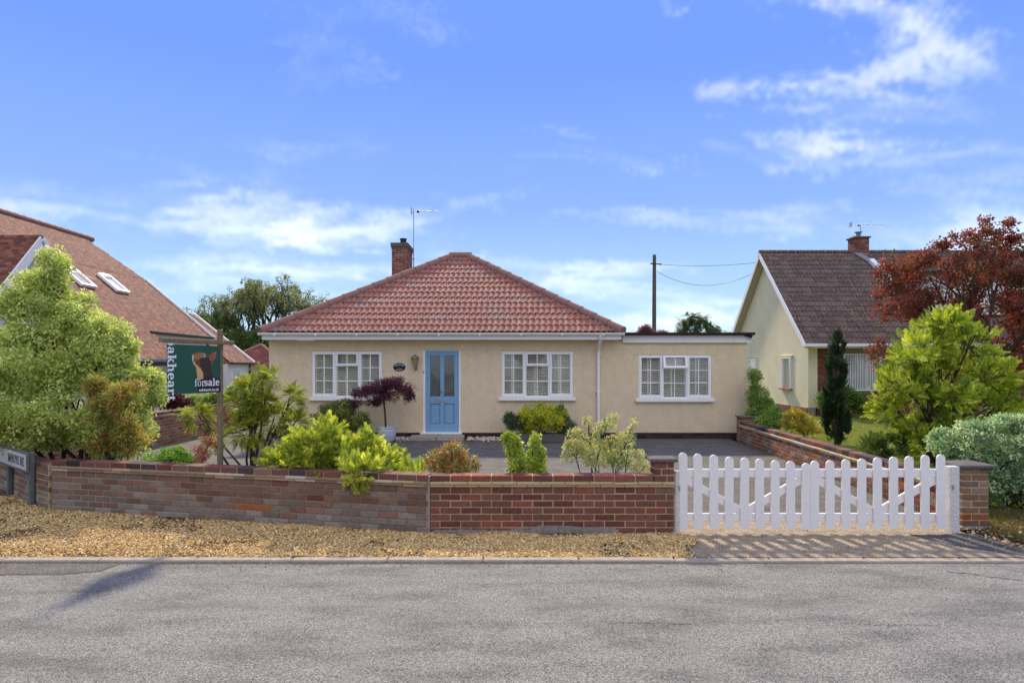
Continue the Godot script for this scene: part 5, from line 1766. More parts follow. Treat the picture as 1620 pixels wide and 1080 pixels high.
# ---------------------------------------------------------------- plants
func build_plants() -> void:
	var broad := leaf_clump(101, 18, 0.42, 0.20)
	var mottled := leaf_clump(102, 18, 0.42, 0.20, 0.35)
	var slim := leaf_clump(103, 20, 0.55, 0.13)
	var round_leaf := leaf_clump(104, 16, 0.36, 0.26)
	var pale_edge := leaf_clump(105, 18, 0.38, 0.22, 0.5)
	var feather := spray(106, 9, 0.25, 0.085)
	var hanging := spray(107, 9, 0.55, 0.07)
	var dense := spray(108, 7, 0.1, 0.10)

	# behind the front wall, from the corner to the gate
	var z := 10.2
	bush("pittosporum", "tall variegated green shrub rising over the wall by the street sign", Vector3(-6.4, 0.03, -10.3),
		[lobe(84, 428, 26, 38, z, 0.35), lobe(58, 480, 46, 52, z, 0.6), lobe(108, 505, 48, 44, z, 0.5), lobe(168, 548, 45, 50, z, 0.6), lobe(85, 570, 80, 60, z, 0.9), lobe(15, 600, 60, 70, z, 0.9), lobe(205, 620, 48, 55, z, 0.6),
		lobe(130, 650, 95, 60, z, 1.0), lobe(40, 665, 75, 58, z - 0.4, 0.7), lobe(190, 685, 58, 42, z, 0.7), lobe(-60, 620, 60, 80, z, 0.9)],
		mottled, M.leaf_soft, 11000, 0.085, 0.15, [Color(0.26, 0.30, 0.07), Color(0.38, 0.41, 0.14), Color(0.17, 0.21, 0.05), Color(0.48, 0.47, 0.20)], {"stem": 0.035, "shell": 0.45, "up": 0.5, "spread": 0.3, "tuft": 0.32})
	bush("nandina", "red tinged bamboo leaved shrub in front of the tall variegated shrub", Vector3(-5.35, 0.03, -9.25),
		[lobe(168, 642, 30, 26, 9.2), lobe(205, 620, 30, 20, 9.2), lobe(165, 690, 34, 34, 9.2), lobe(208, 690, 28, 34, 9.2), lobe(150, 610, 20, 14, 9.2)],
		slim, M.leaf_soft, 420, 0.10, 0.16, [Color(0.20, 0.22, 0.04), Color(0.26, 0.24, 0.05), Color(0.15, 0.19, 0.04), Color(0.27, 0.12, 0.04)], {"stem": 0.01, "shell": 0.2})
	bush("ground_cover", "low bright green plant creeping along the top of the weathered wall", Vector3(-4.75, 0.03, -9.0),
		[lobe(262, 722, 34, 13, 9.0, 0.3), lobe(292, 724, 24, 10, 9.0, 0.3), lobe(262, 745, 44, 14, 9.0, 0.3)], round_leaf, M.leaf_soft, 420, 0.07, 0.11, [Color(0.09, 0.18, 0.022), Color(0.14, 0.23, 0.03)], {"stem": 0.006})
	bush("barberry", "sparse red stemmed plant at the foot of the sale board post", Vector3(-4.05, 0.03, -8.9),
		[lobe(318, 720, 14, 16, 8.9), lobe(332, 700, 10, 12, 8.9)], slim, M.leaf_soft, 46, 0.06, 0.10, [Color(0.30, 0.07, 0.05), Color(0.32, 0.18, 0.08)], {"stem": 0.006, "shell": 0.2})
	z = 9.35
	var pads := [lobe(402, 612, 28, 22, z, 0.26), lobe(424, 598, 16, 12, z, 0.16), lobe(386, 640, 21, 16, z, 0.2), lobe(414, 640, 22, 17, z, 0.22), lobe(396, 681, 28, 21, z, 0.26), lobe(436, 660, 16, 22, z, 0.17), lobe(462, 634, 13, 22, z, 0.14), lobe(468, 672, 19, 20, z, 0.18), lobe(313, 660, 18, 18, z - 0.2, 0.18), lobe(342, 694, 18, 9, z - 0.1, 0.15)]
	bush("cloud_pruned_conifer", "cloud pruned golden conifer with separate pads beside the sale board", Vector3(-3.55, 0.03, -9.35), pads,
		hanging, M.needle, 1900, 0.10, 0.17, [Color(0.25, 0.26, 0.035), Color(0.16, 0.19, 0.03), Color(0.07, 0.10, 0.025), Color(0.33, 0.34, 0.05)], {"stem": 0.022, "shell": 0.4, "hang": true, "up": 0.45, "spread": 0.08})
	z = 8.3
	bush("golden_juniper", "spreading lime green juniper spilling over the weathered wall's coping", Vector3(-2.0, 0.03, -8.5),
		[lobe(500, 706, 46, 28, z, 0.4), lobe(478, 730, 42, 22, z, 0.35), lobe(555, 722, 46, 24, z, 0.4), lobe(602, 736, 34, 16, z, 0.3), lobe(530, 742, 60, 20, z - 0.15, 0.4), lobe(610, 748, 40, 10, z - 0.1, 0.3), lobe(650, 750, 24, 6, z, 0.2), lobe(570, 744, 34, 16, 7.72, 0.18), lobe(440, 738, 24, 9, z, 0.2), lobe(588, 706, 9, 20, z, 0.12), lobe(520, 688, 14, 18, z, 0.15)],
		feather, M.needle, 2300, 0.11, 0.22, [Color(0.33, 0.36, 0.04), Color(0.23, 0.27, 0.035), Color(0.11, 0.15, 0.025), Color(0.43, 0.43, 0.07)], {"stem": 0.02, "shell": 0.3, "up": 0.55, "out": 0.9, "spread": 0.25})
	z = 8.05
	bush("photinia", "small shrub with rusty red shoot tips behind the plum red wall", Vector3(-0.7, 0.03, -8.05),
		[lobe(715, 718, 32, 20, z), lobe(740, 734, 22, 16, z), lobe(692, 730, 20, 16, z), lobe(717, 742, 40, 14, z, 0.25)],
		slim, M.leaf_gloss, 230, 0.07, 0.12, [Color(0.27, 0.10, 0.035), Color(0.18, 0.20, 0.04), Color(0.34, 0.20, 0.05), Color(0.12, 0.17, 0.04)], {"stem": 0.008, "shell": 0.3})
	bush("euonymus", "upright bright green shrub in two clumps behind the plum red wall", Vector3(0.15, 0.03, -8.0),
		[lobe(814, 712, 15, 28, 8.0), lobe(820, 738, 20, 22, 8.0), lobe(848, 722, 15, 28, 8.0), lobe(846, 742, 20, 16, 8.0), lobe(800, 695, 6, 14, 8.0), lobe(846, 698, 6, 14, 8.0)],
		round_leaf, M.leaf_gloss, 420, 0.06, 0.10, [Color(0.24, 0.30, 0.03), Color(0.14, 0.19, 0.025), Color(0.32, 0.36, 0.05)], {"stem": 0.008, "shell": 0.2, "up": 0.8})
	z = 8.1
	bush("pieris", "open cream variegated shrub between the plum red wall and the drive", Vector3(1.05, 0.03, -8.1),
		[lobe(922, 692, 26, 24, z), lobe(960, 686, 24, 26, z), lobe(995, 700, 24, 20, z), lobe(945, 718, 44, 18, z, 0.3), lobe(990, 725, 34, 18, z, 0.3), lobe(905, 715, 18, 20, z), lobe(930, 665, 8, 12, z), lobe(965, 660, 11, 10, z), lobe(1003, 672, 7, 12, z), lobe(1018, 742, 18, 8, z)],
		pale_edge, M.leaf_soft, 430, 0.06, 0.105, [Color(0.27, 0.30, 0.11), Color(0.36, 0.36, 0.17), Color(0.17, 0.22, 0.07), Color(0.34, 0.28, 0.13)], {"stem": 0.009, "shell": 0.35, "spread": 0.16})

	# against the house
	z = 16.75
	bush("spotted_laurel", "dark green shrub with yellowish tips under the window by the maple", Vector3(-4.2, 0.03, -16.8),
		[lobe(535, 650, 30, 16, z), lobe(515, 665, 26, 18, z), lobe(560, 668, 26, 18, z), lobe(548, 640, 14, 8, z)], broad, M.leaf_gloss, 900, 0.10, 0.17, [Color(0.07, 0.10, 0.025), Color(0.20, 0.20, 0.03), Color(0.10, 0.13, 0.03)], {"stem": 0.015, "shell": 0.4})
	bush("mexican_orange", "rounded golden leaved shrub in the sleeper bed under the middle window", Vector3(0.75, 0.2, -16.85),
		[lobe(850, 655, 32, 18, z), lobe(870, 662, 28, 20, z), lobe(838, 668, 22, 16, z)], round_leaf, M.leaf_soft, 1000, 0.09, 0.15, [Color(0.36, 0.36, 0.03), Color(0.46, 0.43, 0.04), Color(0.20, 0.23, 0.02)], {"stem": 0.014})
	bush("hellebore", "low dark leaved plant at the sleeper bed's end near the step", Vector3(0.15, 0.2, -16.85),
		[lobe(818, 668, 20, 12, z), lobe(806, 662, 10, 8, z)], broad, M.leaf_gloss, 190, 0.10, 0.16, [Color(0.05, 0.085, 0.035), Color(0.07, 0.11, 0.04)], {"stem": 0.008})
	bush("rosemary", "dark needle leaved plant in the sleeper bed beside the downpipe", Vector3(1.35, 0.2, -16.85),
		[lobe(893, 672, 18, 16, z), lobe(888, 648, 6, 10, z)], slim, M.leaf_soft, 190, 0.10, 0.16, [Color(0.06, 0.10, 0.04), Color(0.10, 0.14, 0.06)], {"stem": 0.008})
	z = 17.0
	bush("climbing_shrub", "leggy pale green shrub climbing the corner of the flat roofed side room", Vector3(6.15, 0.0, -17.0),
		[lobe(1192, 597, 11, 16, z, 0.2), lobe(1203, 625, 18, 18, z, 0.25), lobe(1196, 650, 16, 18, z, 0.22), lobe(1212, 642, 12, 14, z, 0.2), lobe(1188, 625, 8, 10, z, 0.15), lobe(1204, 668, 16, 14, z, 0.2)],
		mottled, M.leaf_soft, 700, 0.09, 0.15, [Color(0.18, 0.25, 0.05), Color(0.33, 0.36, 0.13), Color(0.10, 0.15, 0.03)], {"stem": 0.014, "shell": 0.3, "spread": 0.05})

	# the neighbour's garden
	bush("leafy_perennial", "fresh green leafy plant behind the dividing wall's end pier", Vector3(6.2, 0.0, -15.9),
		[lobe(1216, 668, 20, 14, 15.8), lobe(1225, 655, 12, 12, 15.8)], broad, M.leaf_soft, 260, 0.10, 0.16, [Color(0.12, 0.20, 0.03), Color(0.19, 0.26, 0.05)], {"stem": 0.008})
	bush("golden_cypress", "dwarf golden brown conifer peeping over the dividing wall", Vector3(6.5, 0.0, -15.0),
		[lobe(1262, 672, 24, 14, 15.0), lobe(1258, 662, 12, 10, 15.0), lobe(1280, 680, 16, 10, 15.0)], feather, M.needle, 420, 0.12, 0.20, [Color(0.32, 0.27, 0.04), Color(0.22, 0.24, 0.04), Color(0.38, 0.25, 0.06)], {"stem": 0.01, "up": 0.9})
	z = 16.0
	bush("columnar_yew", "narrow dark green columnar yew standing on the lawn", Vector3(7.62, 0.0, -16.0),
		[lobe(1324, 552, 11, 28, z), lobe(1324, 590, 15, 36, z), lobe(1323, 635, 18, 40, z), lobe(1323, 672, 18, 32, z), lobe(1312, 640, 8, 40, z), lobe(1336, 668, 10, 24, z)],
		dense, M.needle, 3600, 0.10, 0.16, [Color(0.022, 0.04, 0.018), Color(0.034, 0.058, 0.024), Color(0.016, 0.028, 0.014)], {"category": "conifer", "stem": 0.03, "up": 1.2, "shell": 0.5, "spread": 0.04})
	z = 12.6
	bush("lime_conifer", "broad lime green feathery conifer beside the columnar yew", Vector3(8.0, 0.0, -12.8),
		[lobe(1492, 512, 36, 20, z, 0.45), lobe(1462, 545, 46, 24, z, 0.5), lobe(1530, 545, 42, 26, z, 0.55), lobe(1432, 600, 44, 34, z - 0.2, 0.55), lobe(1565, 598, 38, 36, z, 0.55), lobe(1490, 590, 56, 32, z + 0.3, 0.6), lobe(1455, 650, 60, 38, z - 0.2, 0.6), lobe(1548, 650, 50, 40, z, 0.6), lobe(1480, 695, 60, 30, z, 0.6), lobe(1405, 640, 24, 34, z, 0.35), lobe(1540, 700, 46, 28, z, 0.5), lobe(1445, 560, 26, 16, z - 0.5, 0.35), lobe(1510, 625, 40, 22, z - 0.7, 0.35), lobe(1588, 640, 20, 30, z, 0.3)],
		feather, M.needle, 4600, 0.13, 0.27, [Color(0.29, 0.335, 0.03), Color(0.17, 0.21, 0.025), Color(0.07, 0.10, 0.02), Color(0.38, 0.40, 0.05)], {"category": "conifer", "stem": 0.04, "shell": 0.45, "up": 0.5, "spread": 0.2})
	bush("dwarf_pine", "low dark green conifer at the lime conifer's foot", Vector3(6.95, 0.0, -12.9),
		[lobe(1405, 704, 30, 14, 12.9), lobe(1385, 712, 20, 10, 12.9)], dense, M.needle, 420, 0.12, 0.2, [Color(0.06, 0.09, 0.025), Color(0.10, 0.13, 0.03)], {"stem": 0.012})
	z = 9.0
	bush("variegated_euonymus", "dense silver green variegated bush beside the capped gate pier", Vector3(6.7, 0.0, -9.1),
		[lobe(1530, 700, 46, 34, z, 0.5), lobe(1590, 700, 56, 42, z, 0.6), lobe(1575, 750, 60, 46, z, 0.6), lobe(1530, 745, 34, 48, z, 0.45), lobe(1650, 730, 60, 70, z, 0.6), lobe(1495, 700, 20, 22, z + 0.2, 0.3), lobe(1545, 680, 24, 18, z, 0.3), lobe(1610, 670, 24, 16, z, 0.3), lobe(1720, 720, 60, 70, z, 0.6)],
		pale_edge, M.leaf_gloss, 5200, 0.07, 0.12, [Color(0.13, 0.21, 0.085), Color(0.24, 0.31, 0.15), Color(0.06, 0.11, 0.045), Color(0.36, 0.40, 0.22)], {"stem": 0.02, "shell": 0.5, "spread": 0.3, "tuft": 0.36, "tufts": 9})
	bush("box_ball", "round mid green shrub against the gabled house's brick front", Vector3(11.9, 0.0, -24.6),
		[lobe(1345, 636, 26, 22, 24.6), lobe(1312, 636, 20, 20, 24.6), lobe(1330, 622, 16, 12, 24.6)], round_leaf, M.leaf_soft, 900, 0.14, 0.24, [Color(0.07, 0.125, 0.02), Color(0.12, 0.18, 0.03)], {"stem": 0.02})
	bush("clipped_hedge", "low yellow green hedge beyond the lime conifer", Vector3(16.6, 0.0, -22.5),
		[lobe(1610, 664, 40, 10, 22.5), lobe(1690, 664, 60, 10, 22.5)], round_leaf, M.leaf_soft, 700, 0.14, 0.22, [Color(0.22, 0.30, 0.04), Color(0.30, 0.36, 0.06)], {"stem": 0.02})

	# red leaved tree in front of the gabled house
	z = 20.0
	var base := Vector3(13.9, 0.0, -20.0)
	var t := thing("copper_tree", "copper red leaved tree spreading over the brown roofed house's front garden", "tree", base)
	var k := Shape.new()
	var tips := []
	k.tube([base + Vector3(0, -0.1, 0), base + Vector3(0.05, 1.2, 0), base + Vector3(0, 2.2, 0)], [0.17, 0.13, 0.11], 10)
	for i in 6:
		var a := TAU * i / 6.0
		branch(k, tips, base + Vector3(0, 1.5 + 0.14 * i, 0), Vector3(cos(a) * 0.8, 0.8, sin(a) * 0.6).normalized(), 1.35, 0.07, 3)
	part(t, "trunk", k.mesh(), M.bark)
	crown(t, slim_red(), M.leaf_soft, [lobe(1425, 425, 44, 34, z, 1.0), lobe(1480, 430, 60, 42, z, 1.2), lobe(1545, 420, 60, 46, z, 1.3), lobe(1600, 430, 60, 60, z, 1.4), lobe(1420, 480, 46, 40, z, 1.0), lobe(1490, 490, 70, 50, z, 1.3), lobe(1570, 500, 70, 60, z, 1.4), lobe(1610, 580, 50, 60, z, 1.3), lobe(1545, 372, 40, 16, z, 0.7), lobe(1590, 376, 34, 18, z, 0.7), lobe(1500, 388, 30, 10, z, 0.5), lobe(1600, 352, 14, 8, z, 0.4), lobe(1395, 560, 24, 30, z - 0.6, 0.6), lobe(1545, 590, 60, 50, z, 1.2), lobe(1660, 480, 60, 90, z, 1.4), lobe(1562, 350, 10, 10, z, 0.3)],
		4300, 0.15, 0.27, [Color(0.10, 0.034, 0.02), Color(0.17, 0.034, 0.026), Color(0.13, 0.065, 0.026), Color(0.08, 0.055, 0.026), Color(0.24, 0.045, 0.036)], {"shell": 0.15, "up": 0.2, "wild": 0.9, "floor": 1.0})

	# purple maple in a glazed pot by the door
	var pb := Vector3(fx(612) * 16.6 / FRONT, 0, -16.6)
	var pot := thing("plant_pot", "white glazed round pot holding the purple maple", "pot", pb)
	k = Shape.new()
	k.lathe(Vector3.ZERO, [[0.0, 0.0], [0.13, 0.0], [0.17, 0.04], [0.215, 0.17], [0.232, 0.29], [0.225, 0.33], [0.242, 0.35], [0.24, 0.375], [0.215, 0.375], [0.20, 0.32], [0.0, 0.32]], 28)
	part(pot, "bowl", k.mesh(), M.pot_glaze, pb)
	k = Shape.new()
	k.lathe(Vector3.ZERO, [[0.212, 0.335], [0.0, 0.35]], 18)
	part(pot, "soil", k.mesh(), M.soil, pb)
	t = thing("japanese_maple", "purple leaved weeping maple standard growing in the white pot", "tree", pb + Vector3(0, 0.34, 0))
	k = Shape.new()
	tips = []
	var fork := at(606, 622, 16.6)
	k.tube([pb + Vector3(-0.03, 0.33, 0), at(609, 655, 16.6), at(607, 635, 16.6), fork], [0.027, 0.022, 0.022, 0.02], 8)
	for e in [[575, 618], [640, 612], [620, 606], [590, 608], [655, 628], [560, 634]]:
		var q := at(e[0], e[1], 16.6 + rnd(-0.3, 0.3))
		k.tube([fork, fork.lerp(q, 0.5) + Vector3(0, 0.09, 0), q], [0.013, 0.01, 0.004], 6)
	part(t, "trunk", k.mesh(), M.bark)
	z = 16.6
	crown(t, slim, M.leaf_soft, [lobe(600, 612, 24, 11, z, 0.4), lobe(577, 622, 20, 11, z, 0.3), lobe(636, 612, 20, 12, z, 0.35), lobe(648, 628, 11, 14, z, 0.2), lobe(620, 606, 20, 8, z, 0.3), lobe(563, 638, 10, 7, z, 0.15), lobe(590, 636, 12, 6, z, 0.2), lobe(612, 628, 24, 9, z, 0.4)],
		430, 0.09, 0.16, [Color(0.085, 0.024, 0.036), Color(0.14, 0.042, 0.06), Color(0.06, 0.018, 0.026)], {"shell": 0.2, "up": -0.2, "wild": 0.7, "tuft": 0.36})

	# sleeper beds against the wall
	for e in [[0.62, 1.75, "weathered timber sleeper edging the bed under the middle window", -16.62], [-3.9, 1.7, "weathered timber sleeper edging the bed beside the potted maple", -16.62]]:
		var sl := thing("timber_sleeper", e[2], "sleeper", Vector3(e[0], 0, e[3]))
		part(sl, "beam", box_mesh(Vector3(e[1], 0.2, 0.1), 0.012), M.sleeper, Vector3(e[0], 0.095, e[3]))
		for s in [-1.0, 1.0]:
			part(sl, "end_beam", box_mesh(Vector3(0.1, 0.2, 0.6), 0.012), M.sleeper, Vector3(e[0] + s * (e[1] / 2 - 0.05), 0.0951, e[3] - 0.355))
		part(sl, "soil", box_mesh(Vector3(e[1] - 0.16, 0.15, 0.62), 0.02), M.soil, Vector3(e[0], 0.085, e[3] - 0.36))

	# beyond the side wall
	bush("purple_smoke_bush", "dark purple shrub behind the side wall under the sale board", Vector3(-9.6, 0.0, -19.5),
		[lobe(266, 630, 24, 16, 19.5), lobe(280, 638, 16, 10, 19.5)], round_leaf, M.leaf_soft, 620, 0.12, 0.19, [Color(0.055, 0.014, 0.022), Color(0.09, 0.022, 0.03)], {"stem": 0.015})
	bush("lavender_hedge", "tufted grey green border plant behind the side wall", Vector3(-8.9, 0.0, -20.3),
		[lobe(318, 632, 20, 10, 20.3), lobe(345, 630, 18, 12, 20.3), lobe(375, 622, 20, 16, 20.3)], slim, M.leaf_soft, 620, 0.14, 0.22, [Color(0.17, 0.24, 0.05), Color(0.15, 0.17, 0.07), Color(0.24, 0.30, 0.05)], {"stem": 0.01, "up": 1.0})
	far_tree("open_tree", "open crowned tree with bare looking limbs behind the bungalow", Vector3(-18.2, 0, -50), 8.4, 17, broad, 900, [Color(0.24, 0.27, 0.09), Color(0.30, 0.31, 0.13), Color(0.18, 0.20, 0.08)])
	far_mass("leafy_tree", "dense green tree behind the low wing of the cream house", Vector3(-21.4, 0, -48), [lobe(345, 530, 40, 36, 48, 2.0), lobe(320, 520, 24, 26, 48, 1.5), lobe(370, 550, 40, 30, 48, 2.0)], broad, 1500, [Color(0.07, 0.10, 0.028), Color(0.11, 0.14, 0.04)])
	far_mass("leafy_tree", "dark leafy tree behind the red hipped outbuilding", Vector3(-17.5, 0, -47), [lobe(420, 545, 34, 30, 47, 1.8), lobe(450, 560, 30, 26, 47, 1.5)], broad, 1200, [Color(0.06, 0.10, 0.03), Color(0.10, 0.14, 0.04)])
	var wb := at(1105, 580, 42.0)
	t = thing("weeping_conifer", "weeping conifer top arching above the flat roof", "conifer", Vector3(wb.x, 0, wb.z))
	k = Shape.new()
	var arch := [Vector3(wb.x - 0.3, 0, wb.z), at(1085, 540, 42), at(1086, 508, 42), at(1094, 501, 42), at(1106, 502, 42), at(1120, 511, 42), at(1137, 524, 42), at(1160, 540, 42)]
	k.tube(arch, [0.16, 0.12, 0.09, 0.08, 0.07, 0.06, 0.05, 0.03], 8)
	part(t, "trunk", k.mesh(), M.bark)
	var wl := [lobe(1078, 515, 6, 12, 42, 0.4), lobe(1088, 506, 8, 7, 42, 0.4), lobe(1102, 503, 9, 6, 42, 0.4), lobe(1114, 509, 9, 7, 42, 0.4), lobe(1126, 518, 10, 8, 42, 0.4), lobe(1140, 530, 14, 12, 42, 0.5), lobe(1090, 522, 5, 10, 42, 0.3), lobe(1104, 518, 4, 10, 42, 0.3), lobe(1080, 545, 16, 26, 42, 0.6), lobe(1110, 550, 26, 26, 42, 0.8)]
	crown(t, hanging, M.needle, wl, 2200, 0.3, 0.5, [Color(0.06, 0.09, 0.03), Color(0.09, 0.13, 0.04)], {"shell": 0.2, "up": -0.6, "hang": true})
	far_mass("purple_plum", "purple leaved tree top showing beside the telegraph pole", Vector3(7.6, 0, -36), [lobe(1022, 530, 16, 14, 36, 0.6), lobe(1046, 532, 12, 10, 36, 0.6), lobe(1020, 519, 8, 5, 36, 0.3)], slim, 420, [Color(0.11, 0.03, 0.045), Color(0.17, 0.06, 0.07)], 0.22)

func slim_red() -> ArrayMesh:
	return leaf_clump(109, 11, 0.44, 0.22)

func far_mass(called: String, label: String, base: Vector3, lobes: Array, mesh: Mesh, count: int, palette: Array, size := 0.45) -> void:
	var t := thing(called, label, "tree", base)
	var k := Shape.new()
	for l in lobes:
		var e: Vector3 = l[0]
		k.tube([base + Vector3(0, -0.2, 0), base.lerp(e, 0.5) + Vector3(0, 0.3, 0), e], [0.2, 0.13, 0.05], 7)
	part(t, "trunk", k.mesh(), M.bark)
	crown(t, mesh, M.leaf_soft, lobes, count, size * 0.7, size * 1.3, palette, {"shell": 0.4, "wild": 0.8})

func far_tree(called: String, label: String, base: Vector3, h: float, seed_: int, mesh: Mesh, count: int, palette: Array) -> void:
	rng.seed = seed_
	var t := thing(called, label, "tree", base)
	var k := Shape.new()
	var tips := []
	k.tube([base + Vector3(0, -0.2, 0), base + Vector3(0.1, h * 0.16, 0), base + Vector3(0, h * 0.3, 0)], [0.34, 0.27, 0.22], 10)
	for i in 7:
		var a := TAU * i / 7.0 + 0.3
		branch(k, tips, base + Vector3(0, h * (0.2 + 0.015 * i), 0), Vector3(cos(a) * 0.75, 0.85 if i else 1.6, sin(a) * 0.6).normalized(), h * 0.29, 0.15, 4)
	part(t, "trunk", k.mesh(), M.bark)
	var where := []
	var tints := []
	for p in tips:
		for i in 2:
			var s := rnd(0.24, 0.46)
			where.append(Transform3D(Basis.from_euler(Vector3(rnd(0, TAU), rnd(0, TAU), 0)) * s, p + ball(rng) * 0.35))
			var c: Color = palette[rng.randi() % palette.size()]
			tints.append(c * rnd(0.8, 1.2))
	many(t, "crown", mesh, M.leaf_soft, where, tints)


# ---------------------------------------------------------------- signs
func board_print() -> ImageTexture:   # the photograph printed on the sale board: an animal looking up, on dark green
	var w := 284
	var h := 204
	var im := Image.create_empty(w, h, false, Image.FORMAT_RGB8)
	im.fill(Color(0.085, 0.31, 0.235))
	var f := FastNoiseLite.new()
	f.frequency = 0.09
	f.seed = 2
	var layers := [
		[[0.45, 0.20, 0.50, 0.14, 0.63, 0.13, 0.71, 0.17, 0.79, 0.205, 0.84, 0.345, 0.81, 0.44, 0.84, 0.62, 0.88, 0.74, 0.55, 0.74, 0.53, 0.557, 0.52, 0.46, 0.465, 0.377, 0.444, 0.28], Color(0.42, 0.26, 0.14)],
		[[0.58, 0.30, 0.70, 0.24, 0.80, 0.28, 0.81, 0.44, 0.84, 0.62, 0.88, 0.74, 0.68, 0.74, 0.66, 0.56, 0.60, 0.44], Color(0.24, 0.13, 0.10)],
		[[0.46, 0.22, 0.52, 0.16, 0.62, 0.15, 0.64, 0.22, 0.58, 0.30, 0.50, 0.30], Color(0.62, 0.42, 0.20)],
		[[0.445, 0.27, 0.48, 0.30, 0.52, 0.40, 0.60, 0.47, 0.65, 0.57, 0.67, 0.74, 0.56, 0.74, 0.53, 0.56, 0.52, 0.46, 0.465, 0.377], Color(0.80, 0.66, 0.44)],
		[[0.445, 0.22, 0.47, 0.19, 0.48, 0.33, 0.455, 0.33], Color(0.86, 0.78, 0.68)],
		[[0.78, 0.22, 0.84, 0.15, 0.925, 0.115, 0.91, 0.24, 0.83, 0.34, 0.79, 0.31], Color(0.62, 0.38, 0.22)],
		[[0.80, 0.22, 0.84, 0.18, 0.88, 0.16, 0.86, 0.25, 0.82, 0.30], Color(0.62, 0.25, 0.20)],
		[[0.61, 0.19, 0.66, 0.15, 0.71, 0.19, 0.70, 0.25, 0.64, 0.24], Color(0.70, 0.62, 0.54)],
		[[0.63, 0.19, 0.66, 0.18, 0.68, 0.21, 0.65, 0.225], Color(0.05, 0.04, 0.05)],
		[[0.47, 0.29, 0.50, 0.28, 0.49, 0.31, 0.48, 0.36], Color(0.12, 0.07, 0.06)],
		[[0.555, 0.74, 0.70, 0.68, 0.86, 0.66, 1.0, 0.72, 1.0, 1.0, 0.555, 1.0], Color(0.16, 0.065, 0.085)],
		[[0.59, 0.88, 1.0, 0.87, 1.0, 1.0, 0.59, 1.0], Color(0.10, 0.06, 0.09)]]
	var polys := []
	for l in layers:
		var p := PackedVector2Array()
		for i in range(0, l[0].size(), 2):
			p.append(Vector2(l[0][i], l[0][i + 1]))
		polys.append(p)
	for y in h:
		for x in w:
			var u := Vector2((x + 0.5) / w, (y + 0.5) / h)
			u += Vector2(f.get_noise_2d(x, y), f.get_noise_2d(x + 99, y)) * 0.012
			for i in polys.size():
				if Geometry2D.is_point_in_polygon(u, polys[i]):
					var c: Color = layers[i][1]
					im.set_pixel(x, y, c * (1.0 + 0.35 * f.get_noise_2d(x * 2.5, y * 1.2 + 40)))
	return ImageTexture.create_from_image(im)

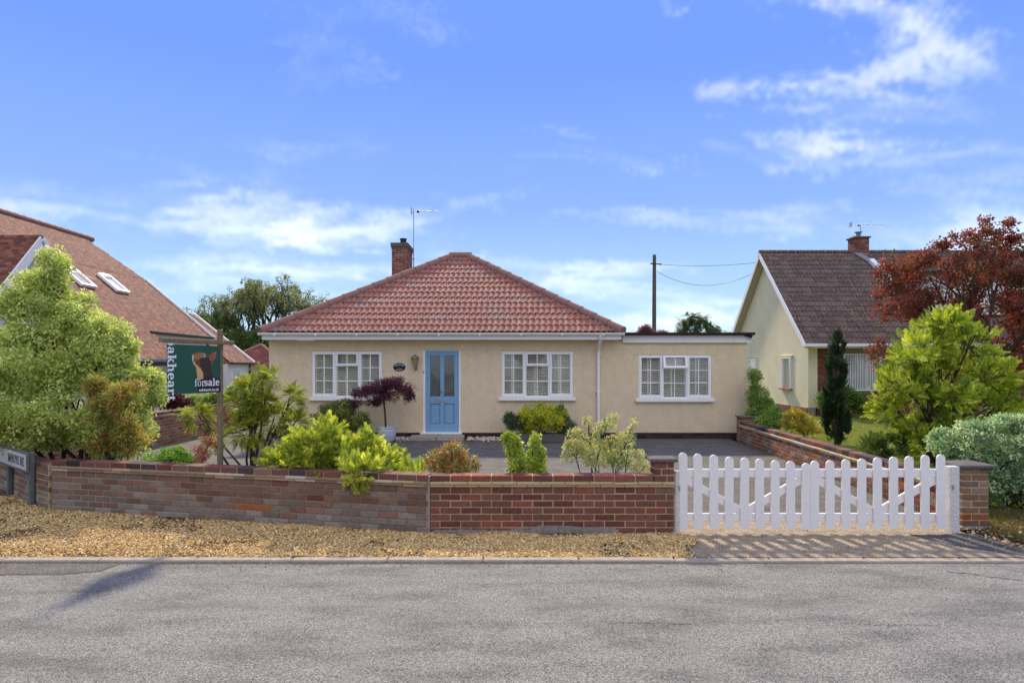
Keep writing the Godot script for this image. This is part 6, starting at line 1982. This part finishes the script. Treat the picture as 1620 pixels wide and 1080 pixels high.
func build_signs() -> void:
	# sale board on a timber post, its arm reaching over the wall
	var pl := at(258, 580, 7.8)
	var pr := at(343, 580, 8.55)
	var d := Vector3(pr.x - pl.x, 0, pr.z - pl.z).normalized()
	var b := Basis(d, Vector3.UP, d.cross(Vector3.UP))
	var post := Vector3(pr.x, 0, pr.z) + d * 0.05
	var t := thing("sale_board", "green estate agent sale board hanging from a timber post and arm", "sign", post)
	part(t, "post", box_mesh(Vector3(0.06, 2.34, 0.06), 0.01), M.post_wood, post + Vector3(0, 1.13, 0), b)
	part(t, "arm", box_mesh(Vector3(1.12, 0.055, 0.05), 0.008), M.post_wood, post + Vector3(0, 2.135, 0) - d * 0.39 + b.z * 0.05, b)
	var c := Vector3((pl.x + pr.x) / 2, 1.80, (pl.z + pr.z) / 2) + b.z * 0.05
	var w := 0.80
	var h := 0.575
	var q := Shape.new()
	q.box(Vector3.ZERO, Vector3(w, h, 0.006))
	var back := mat("board_back", Color(0.05, 0.12, 0.10), 0.5)
	var pn := part(t, "panel", q.mesh(), back, c, b)
	var face := Shape.new()
	face.face(Vector3(-w / 2, -h / 2, 0), Vector3(w / 2, -h / 2, 0), Vector3(w / 2, h / 2, 0), Vector3(-w / 2, h / 2, 0), Vector3(0, 0, 1))
	for i in face.v.size():
		face.u[i] = Vector2(face.v[i].x / w + 0.5, 0.5 - face.v[i].y / h)
	var pm := StandardMaterial3D.new()
	pm.resource_name = "board_print"
	pm.albedo_texture = board_print()
	pm.roughness = 0.45
	part(t, "print", face.mesh(), pm, c + b.z * 0.0045, b)
	var z := b.z * 0.0065
	text(t, "lettering", "oakheart", 0.113, true, true, M.white_print, c + b * Vector3(-w / 2 + 0.058, 0.0, 0) + z, b * Basis(Vector3(0, 0, 1), -PI / 2))
	text(t, "lettering", "for", 0.080, false, true, M.white_print, c + b * Vector3(0.070, -0.165, 0) + z, b, true)
	text(t, "lettering", "sale", 0.088, true, true, M.white_print, c + b * Vector3(0.262, -0.162, 0) + z, b)
	text(t, "lettering", "oakheart.co.uk", 0.031, true, false, M.white_print, c + b * Vector3(0.215, -0.252, 0) + z, b)
	for x in [-0.3, 0.3]:
		part(t, "hook", box_mesh(Vector3(0.014, 0.06, 0.014), 0.003), M.steel, c + b * Vector3(x, h / 2 + 0.02, 0), b)
	# street name plate on two short posts at the corner
	var a := Vector3(-6.34, 0, -8.93)
	var e := Vector3(-7.48, 0, -9.93)
	d = (a - e).normalized()
	b = Basis(d, Vector3.UP, d.cross(Vector3.UP))
	t = thing("street_name_sign", "weathered white street name plate on two grey posts at the wall's corner", "sign", (a + e) / 2)
	c = (a + e) / 2 + Vector3(0, 0.575, 0)
	var l := a.distance_to(e)
	part(t, "backing_board", box_mesh(Vector3(l + 0.06, 0.27, 0.03), 0.006), M.sign_grey, c, b)
	part(t, "plate", box_mesh(Vector3(l - 0.03, 0.205, 0.008), 0.003), M.sign_white, c + b.z * 0.018, b)
	text(t, "lettering", "MHOYE RE", 0.115, true, false, M.sign_black, c + b * Vector3(l / 2 - 0.48, 0.0, 0.0235), b)
	for p in [a - d * 0.02, e + d * 0.42]:
		part(t, "post", box_mesh(Vector3(0.075, 0.74, 0.06), 0.008), M.sign_grey, p + Vector3(0, 0.34, 0) - b.z * 0.046, b)


func _ready() -> void:
	rng.seed = 20240611
	view()
	make_materials()
	print("ground")
	build_ground()
	build_walls()
	build_gate()
	print("houses")
	build_bungalow()
	build_left_house()
	build_right_house()
	print("rest")
	build_house_fittings()
	build_signs()
	build_far()
	build_opposite()
	build_plants()
	print("done")
